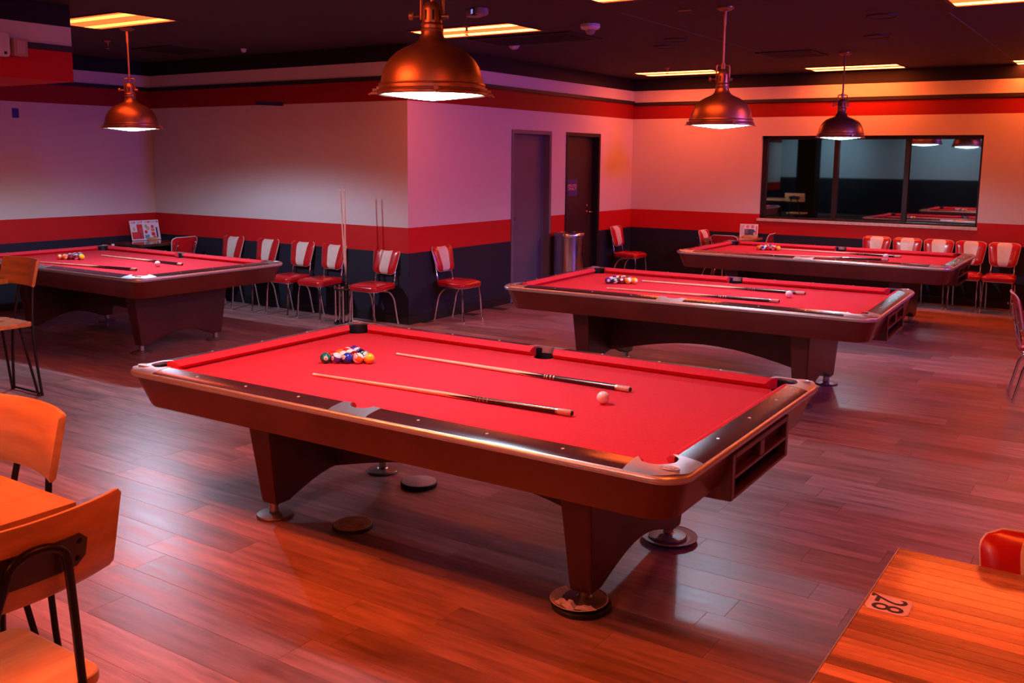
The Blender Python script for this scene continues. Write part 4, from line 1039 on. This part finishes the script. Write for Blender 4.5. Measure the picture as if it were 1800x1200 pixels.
# ------------------------------------------------------------------ foreground wooden stools and tables
def make_stool(lab):
    t = thing('wooden_stool', lab, 'stool', (0, 0, 0), 0, 'wooden counter stools with steel tube frames')    # faces -Y
    SZ = .585
    bm = B(); prism(bm, rrect(.215, .20, .05, 5), SZ-.032, SZ)
    fin('seat', bm, M_OAK, t, bevel=.008, bseg=3)
    # curved back board
    bm = B(); n = 16; W2, R = .245, .62; z0, z1 = .852, 1.058
    def cp(u, z, d):
        a = u*W2/R; return Vector((sin(a)*(R+d), .245+(cos(a)-1)*(R+d)+d+.05*(z-z0)/.2, z))
    prof = [(-.011, 0, .012), (-.011, 0, .10), (-.011, 0, .194), (-.004, 0, .206), (.006, 0, .206), (.011, 0, .198), (.011, 0, .10), (.011, 0, .010), (.006, 0, 0), (-.005, 0, 0)]
    rings = []
    for u, sh in [(-1, .012), (-.992, .005), (-.975, 0)]+[(-.95+1.9*i/n, 0) for i in range(n+1)]+[(.975, 0), (.992, .005), (1, .012)]:
        rings.append([bm.verts.new(cp(u, z0+min(max(h, sh), .206-sh), d)) for d, _, h in prof])
    m_ = len(prof); bm.faces.new(rings[0]); bm.faces.new(rings[-1][::-1])
    for a, b in zip(rings[:-1], rings[1:]):
        for k in range(m_): bm.faces.new((a[k], a[(k+1) % m_], b[(k+1) % m_], b[k]))
    bk = fin('backrest', bm, M_OAK, t, smooth=.7)
    # steel plate behind the board with four bolts
    bm = B(); zc = z0+.098
    na = 12; rg = []
    for i in range(na+1):
        x = -.135+.27*i/na; e = max(0, abs(x)-.115); hh = .042-(.02-math.sqrt(max(0, .0004-e*e)))
        rg.append([bm.verts.new(cp(x/W2, zc+z, d)) for z, d in ((-hh, .0105), (hh, .0105), (hh, .0155), (-hh, .0155))])
    bm.faces.new(rg[0]); bm.faces.new(rg[-1][::-1])
    for a, b in zip(rg[:-1], rg[1:]):
        for k in range(4): bm.faces.new((a[k], a[(k+1) % 4], b[(k+1) % 4], b[k]))
    pp = fin('back_plate', bm, M_PLATE, t)
    for s in (-1, 1):
        for dz in (-.022, .022):
            p = cp(s*.112/W2, zc+dz, .0155); bm = B(); lathe(bm, [(.0068, 0), (.0062, .003), (.003, .0045), (0, .004)], 10, 0, True, Matrix.Translation(p) @ Matrix.Rotation(-pi/2-.1, 4, 'X')); fin('bolt', bm, M_BLACKM, pp)
    # U shaped tube behind the board running down as rear legs
    tr = .0105
    U = [(-.20, .235, .0), (-.145, .225, .45), (-.098, .268, .80), (-.075, .296, .925)]+[(.060*-cos(pi*k/8)*1.15, .300+.006*sin(pi*k/8), .950+.045*sin(pi*k/8)) for k in range(0, 9)]+[(.075, .296, .925), (.098, .268, .80), (.145, .225, .45), (.20, .235, .0)]
    bm = B(); tube(bm, smooth_path(U, 4), tr, 10); fin('back_tube', bm, M_BLACKM, t, smooth=.9)
    for s in (-1, 1):
        bm = B(); tube(bm, [(s*.15, -.13, SZ-.033), (s*.21, -.20, 0)], tr, 8); fin('front_leg', bm, M_BLACKM, t, smooth=.9)
        bm = B(); tube(bm, [(s*.13, .13, SZ-.033), (s*.185, .215, 0)], tr, 8); fin('rear_leg', bm, M_BLACKM, t, smooth=.9)
    bm = B(); tube(bm, [(-.197, .228, .018), (.197, .228, .018)], .008, 8); fin('rear_bar', bm, M_BLACKM, t)
    bm = B(); tube(bm, [(-.187, -.173, .20), (.187, -.173, .20)], .008, 8); fin('foot_rest', bm, M_BLACKM, t)
    bm = B(); box(bm, -.15, .15, -.14, .14, SZ-.037, SZ-.0325); fin('seat_bracket', bm, M_BLACKM, t)
    return t
s0 = make_stool('orange wooden stool in the lower left corner seen from behind, black tube on its back')
s0.location = (-2.265, 1.080, 0); s0.rotation_euler = (0, 0, -pi/2)
for x, y, rz, lab in ((-2.975, 1.37, 0, 'orange wooden stool across the corner of the left foreground table, curved back facing the camera'),
                      (-7.205, 3.75, 0, 'orange wooden stool farther off at the left edge in front of the left pool table')):
    c = copy_tree(s0); c.location = (x, y, 0); c.rotation_euler = (0, 0, rz); c['label'] = lab
def plank_table(lab, x0, x1, y0, y1, z, n, M, along_x=True, edge=None, th=.04):
    t = thing('wooden_table', lab, 'table', ((x0+x1)/2, (y0+y1)/2, 0)); hx, hy = (x1-x0)/2, (y1-y0)/2
    me = None; w = (2*hy if along_x else 2*hx)/n
    for k in range(n):
        c = -(hy if along_x else hx)+w*(k+.5)
        if me is None:
            bm = B()
            if along_x: box(bm, -hx, hx, -w/2+.0004, w/2-.0004, z-th, z)
            else: box(bm, -w/2+.0004, w/2-.0004, -hy, hy, z-th, z)
            o = fin('plank', bm, M, t, loc=((0, c, 0) if along_x else (c, 0, 0)), bevel=.0012, bseg=1); me = o.data
        else: link('plank', me, t, (0, c, 0) if along_x else (c, 0, 0))
    if edge:
        bm = B(); box(bm, -hx-.0035, -hx-.0003, -hy, hy, z-th, z+.0003); fin('edge_band', bm, edge, t)
    bm = B(); cyl(bm, (0, 0), .04, .03, z-th-.012, 16); fin('column', bm, M_BLACKM, t, smooth=.6)
    bm = B(); lathe(bm, [(0, 0), (.28, 0), (.28, .012), (.09, .035), (0, .035)], 28); fin('base', bm, M_BLACKM, t, smooth=.5)
    bm = B(); box(bm, -.25, .25, -.03, .03, z-th-.014, z-th-.0005); box(bm, -.03, .03, -.25, .25, z-th-.0135, z-th-.0005); fin('top_bracket', bm, M_BLACKM, t)
    return t
TZ = .76
pt = plank_table('butcher block table at lower right with a 28 sticker', -.508, .25, 1.55, 2.781, TZ, 26, M_BUTCHER, True, mat('worn_edge_band', (.62, .58, .56), .3, metal=.6, var=.2, scale=60))
plank_table('orange wooden plank table at the lower left between two stools', -3.30, -2.405, .55, 1.445, .90, 6, M_OAKX, False)
plank_table('orange wooden table at the left edge beside the far stool', -8.15, -7.27, 3.05, 3.925, .90, 6, M_OAKX, False)
# number sticker
st = thing('number_sticker', 'worn pinkish sticker with the number 28 on the butcher block table edge', 'sticker', (-.452, 2.392, TZ+.0005), -pi/2)
bm = B(); rs = random.Random(9)
ol = [(x*1.0+rs.uniform(-.0025, .0025), y+rs.uniform(-.0025, .0025)) for x, y in rrect(.048, .050, .014, 4)]
prism(bm, ol, 0, .0006); fin('sticker_sheet', bm, mat('sticker_pink', (.80, .58, .50), .45, var=.12, scale=30), st)
bm = B(); add_text(bm, '28', .108, Matrix.Translation((.0, -.004, .001)), 0, .80, .0003)
box(bm, -.047, -.030, -.050, -.043, .0006, .0011); box(bm, -.044, -.036, -.043, -.037, .0006, .0011)
fin('sticker_number', bm, mat('sticker_ink', (.025, .015, .02), .5), st)
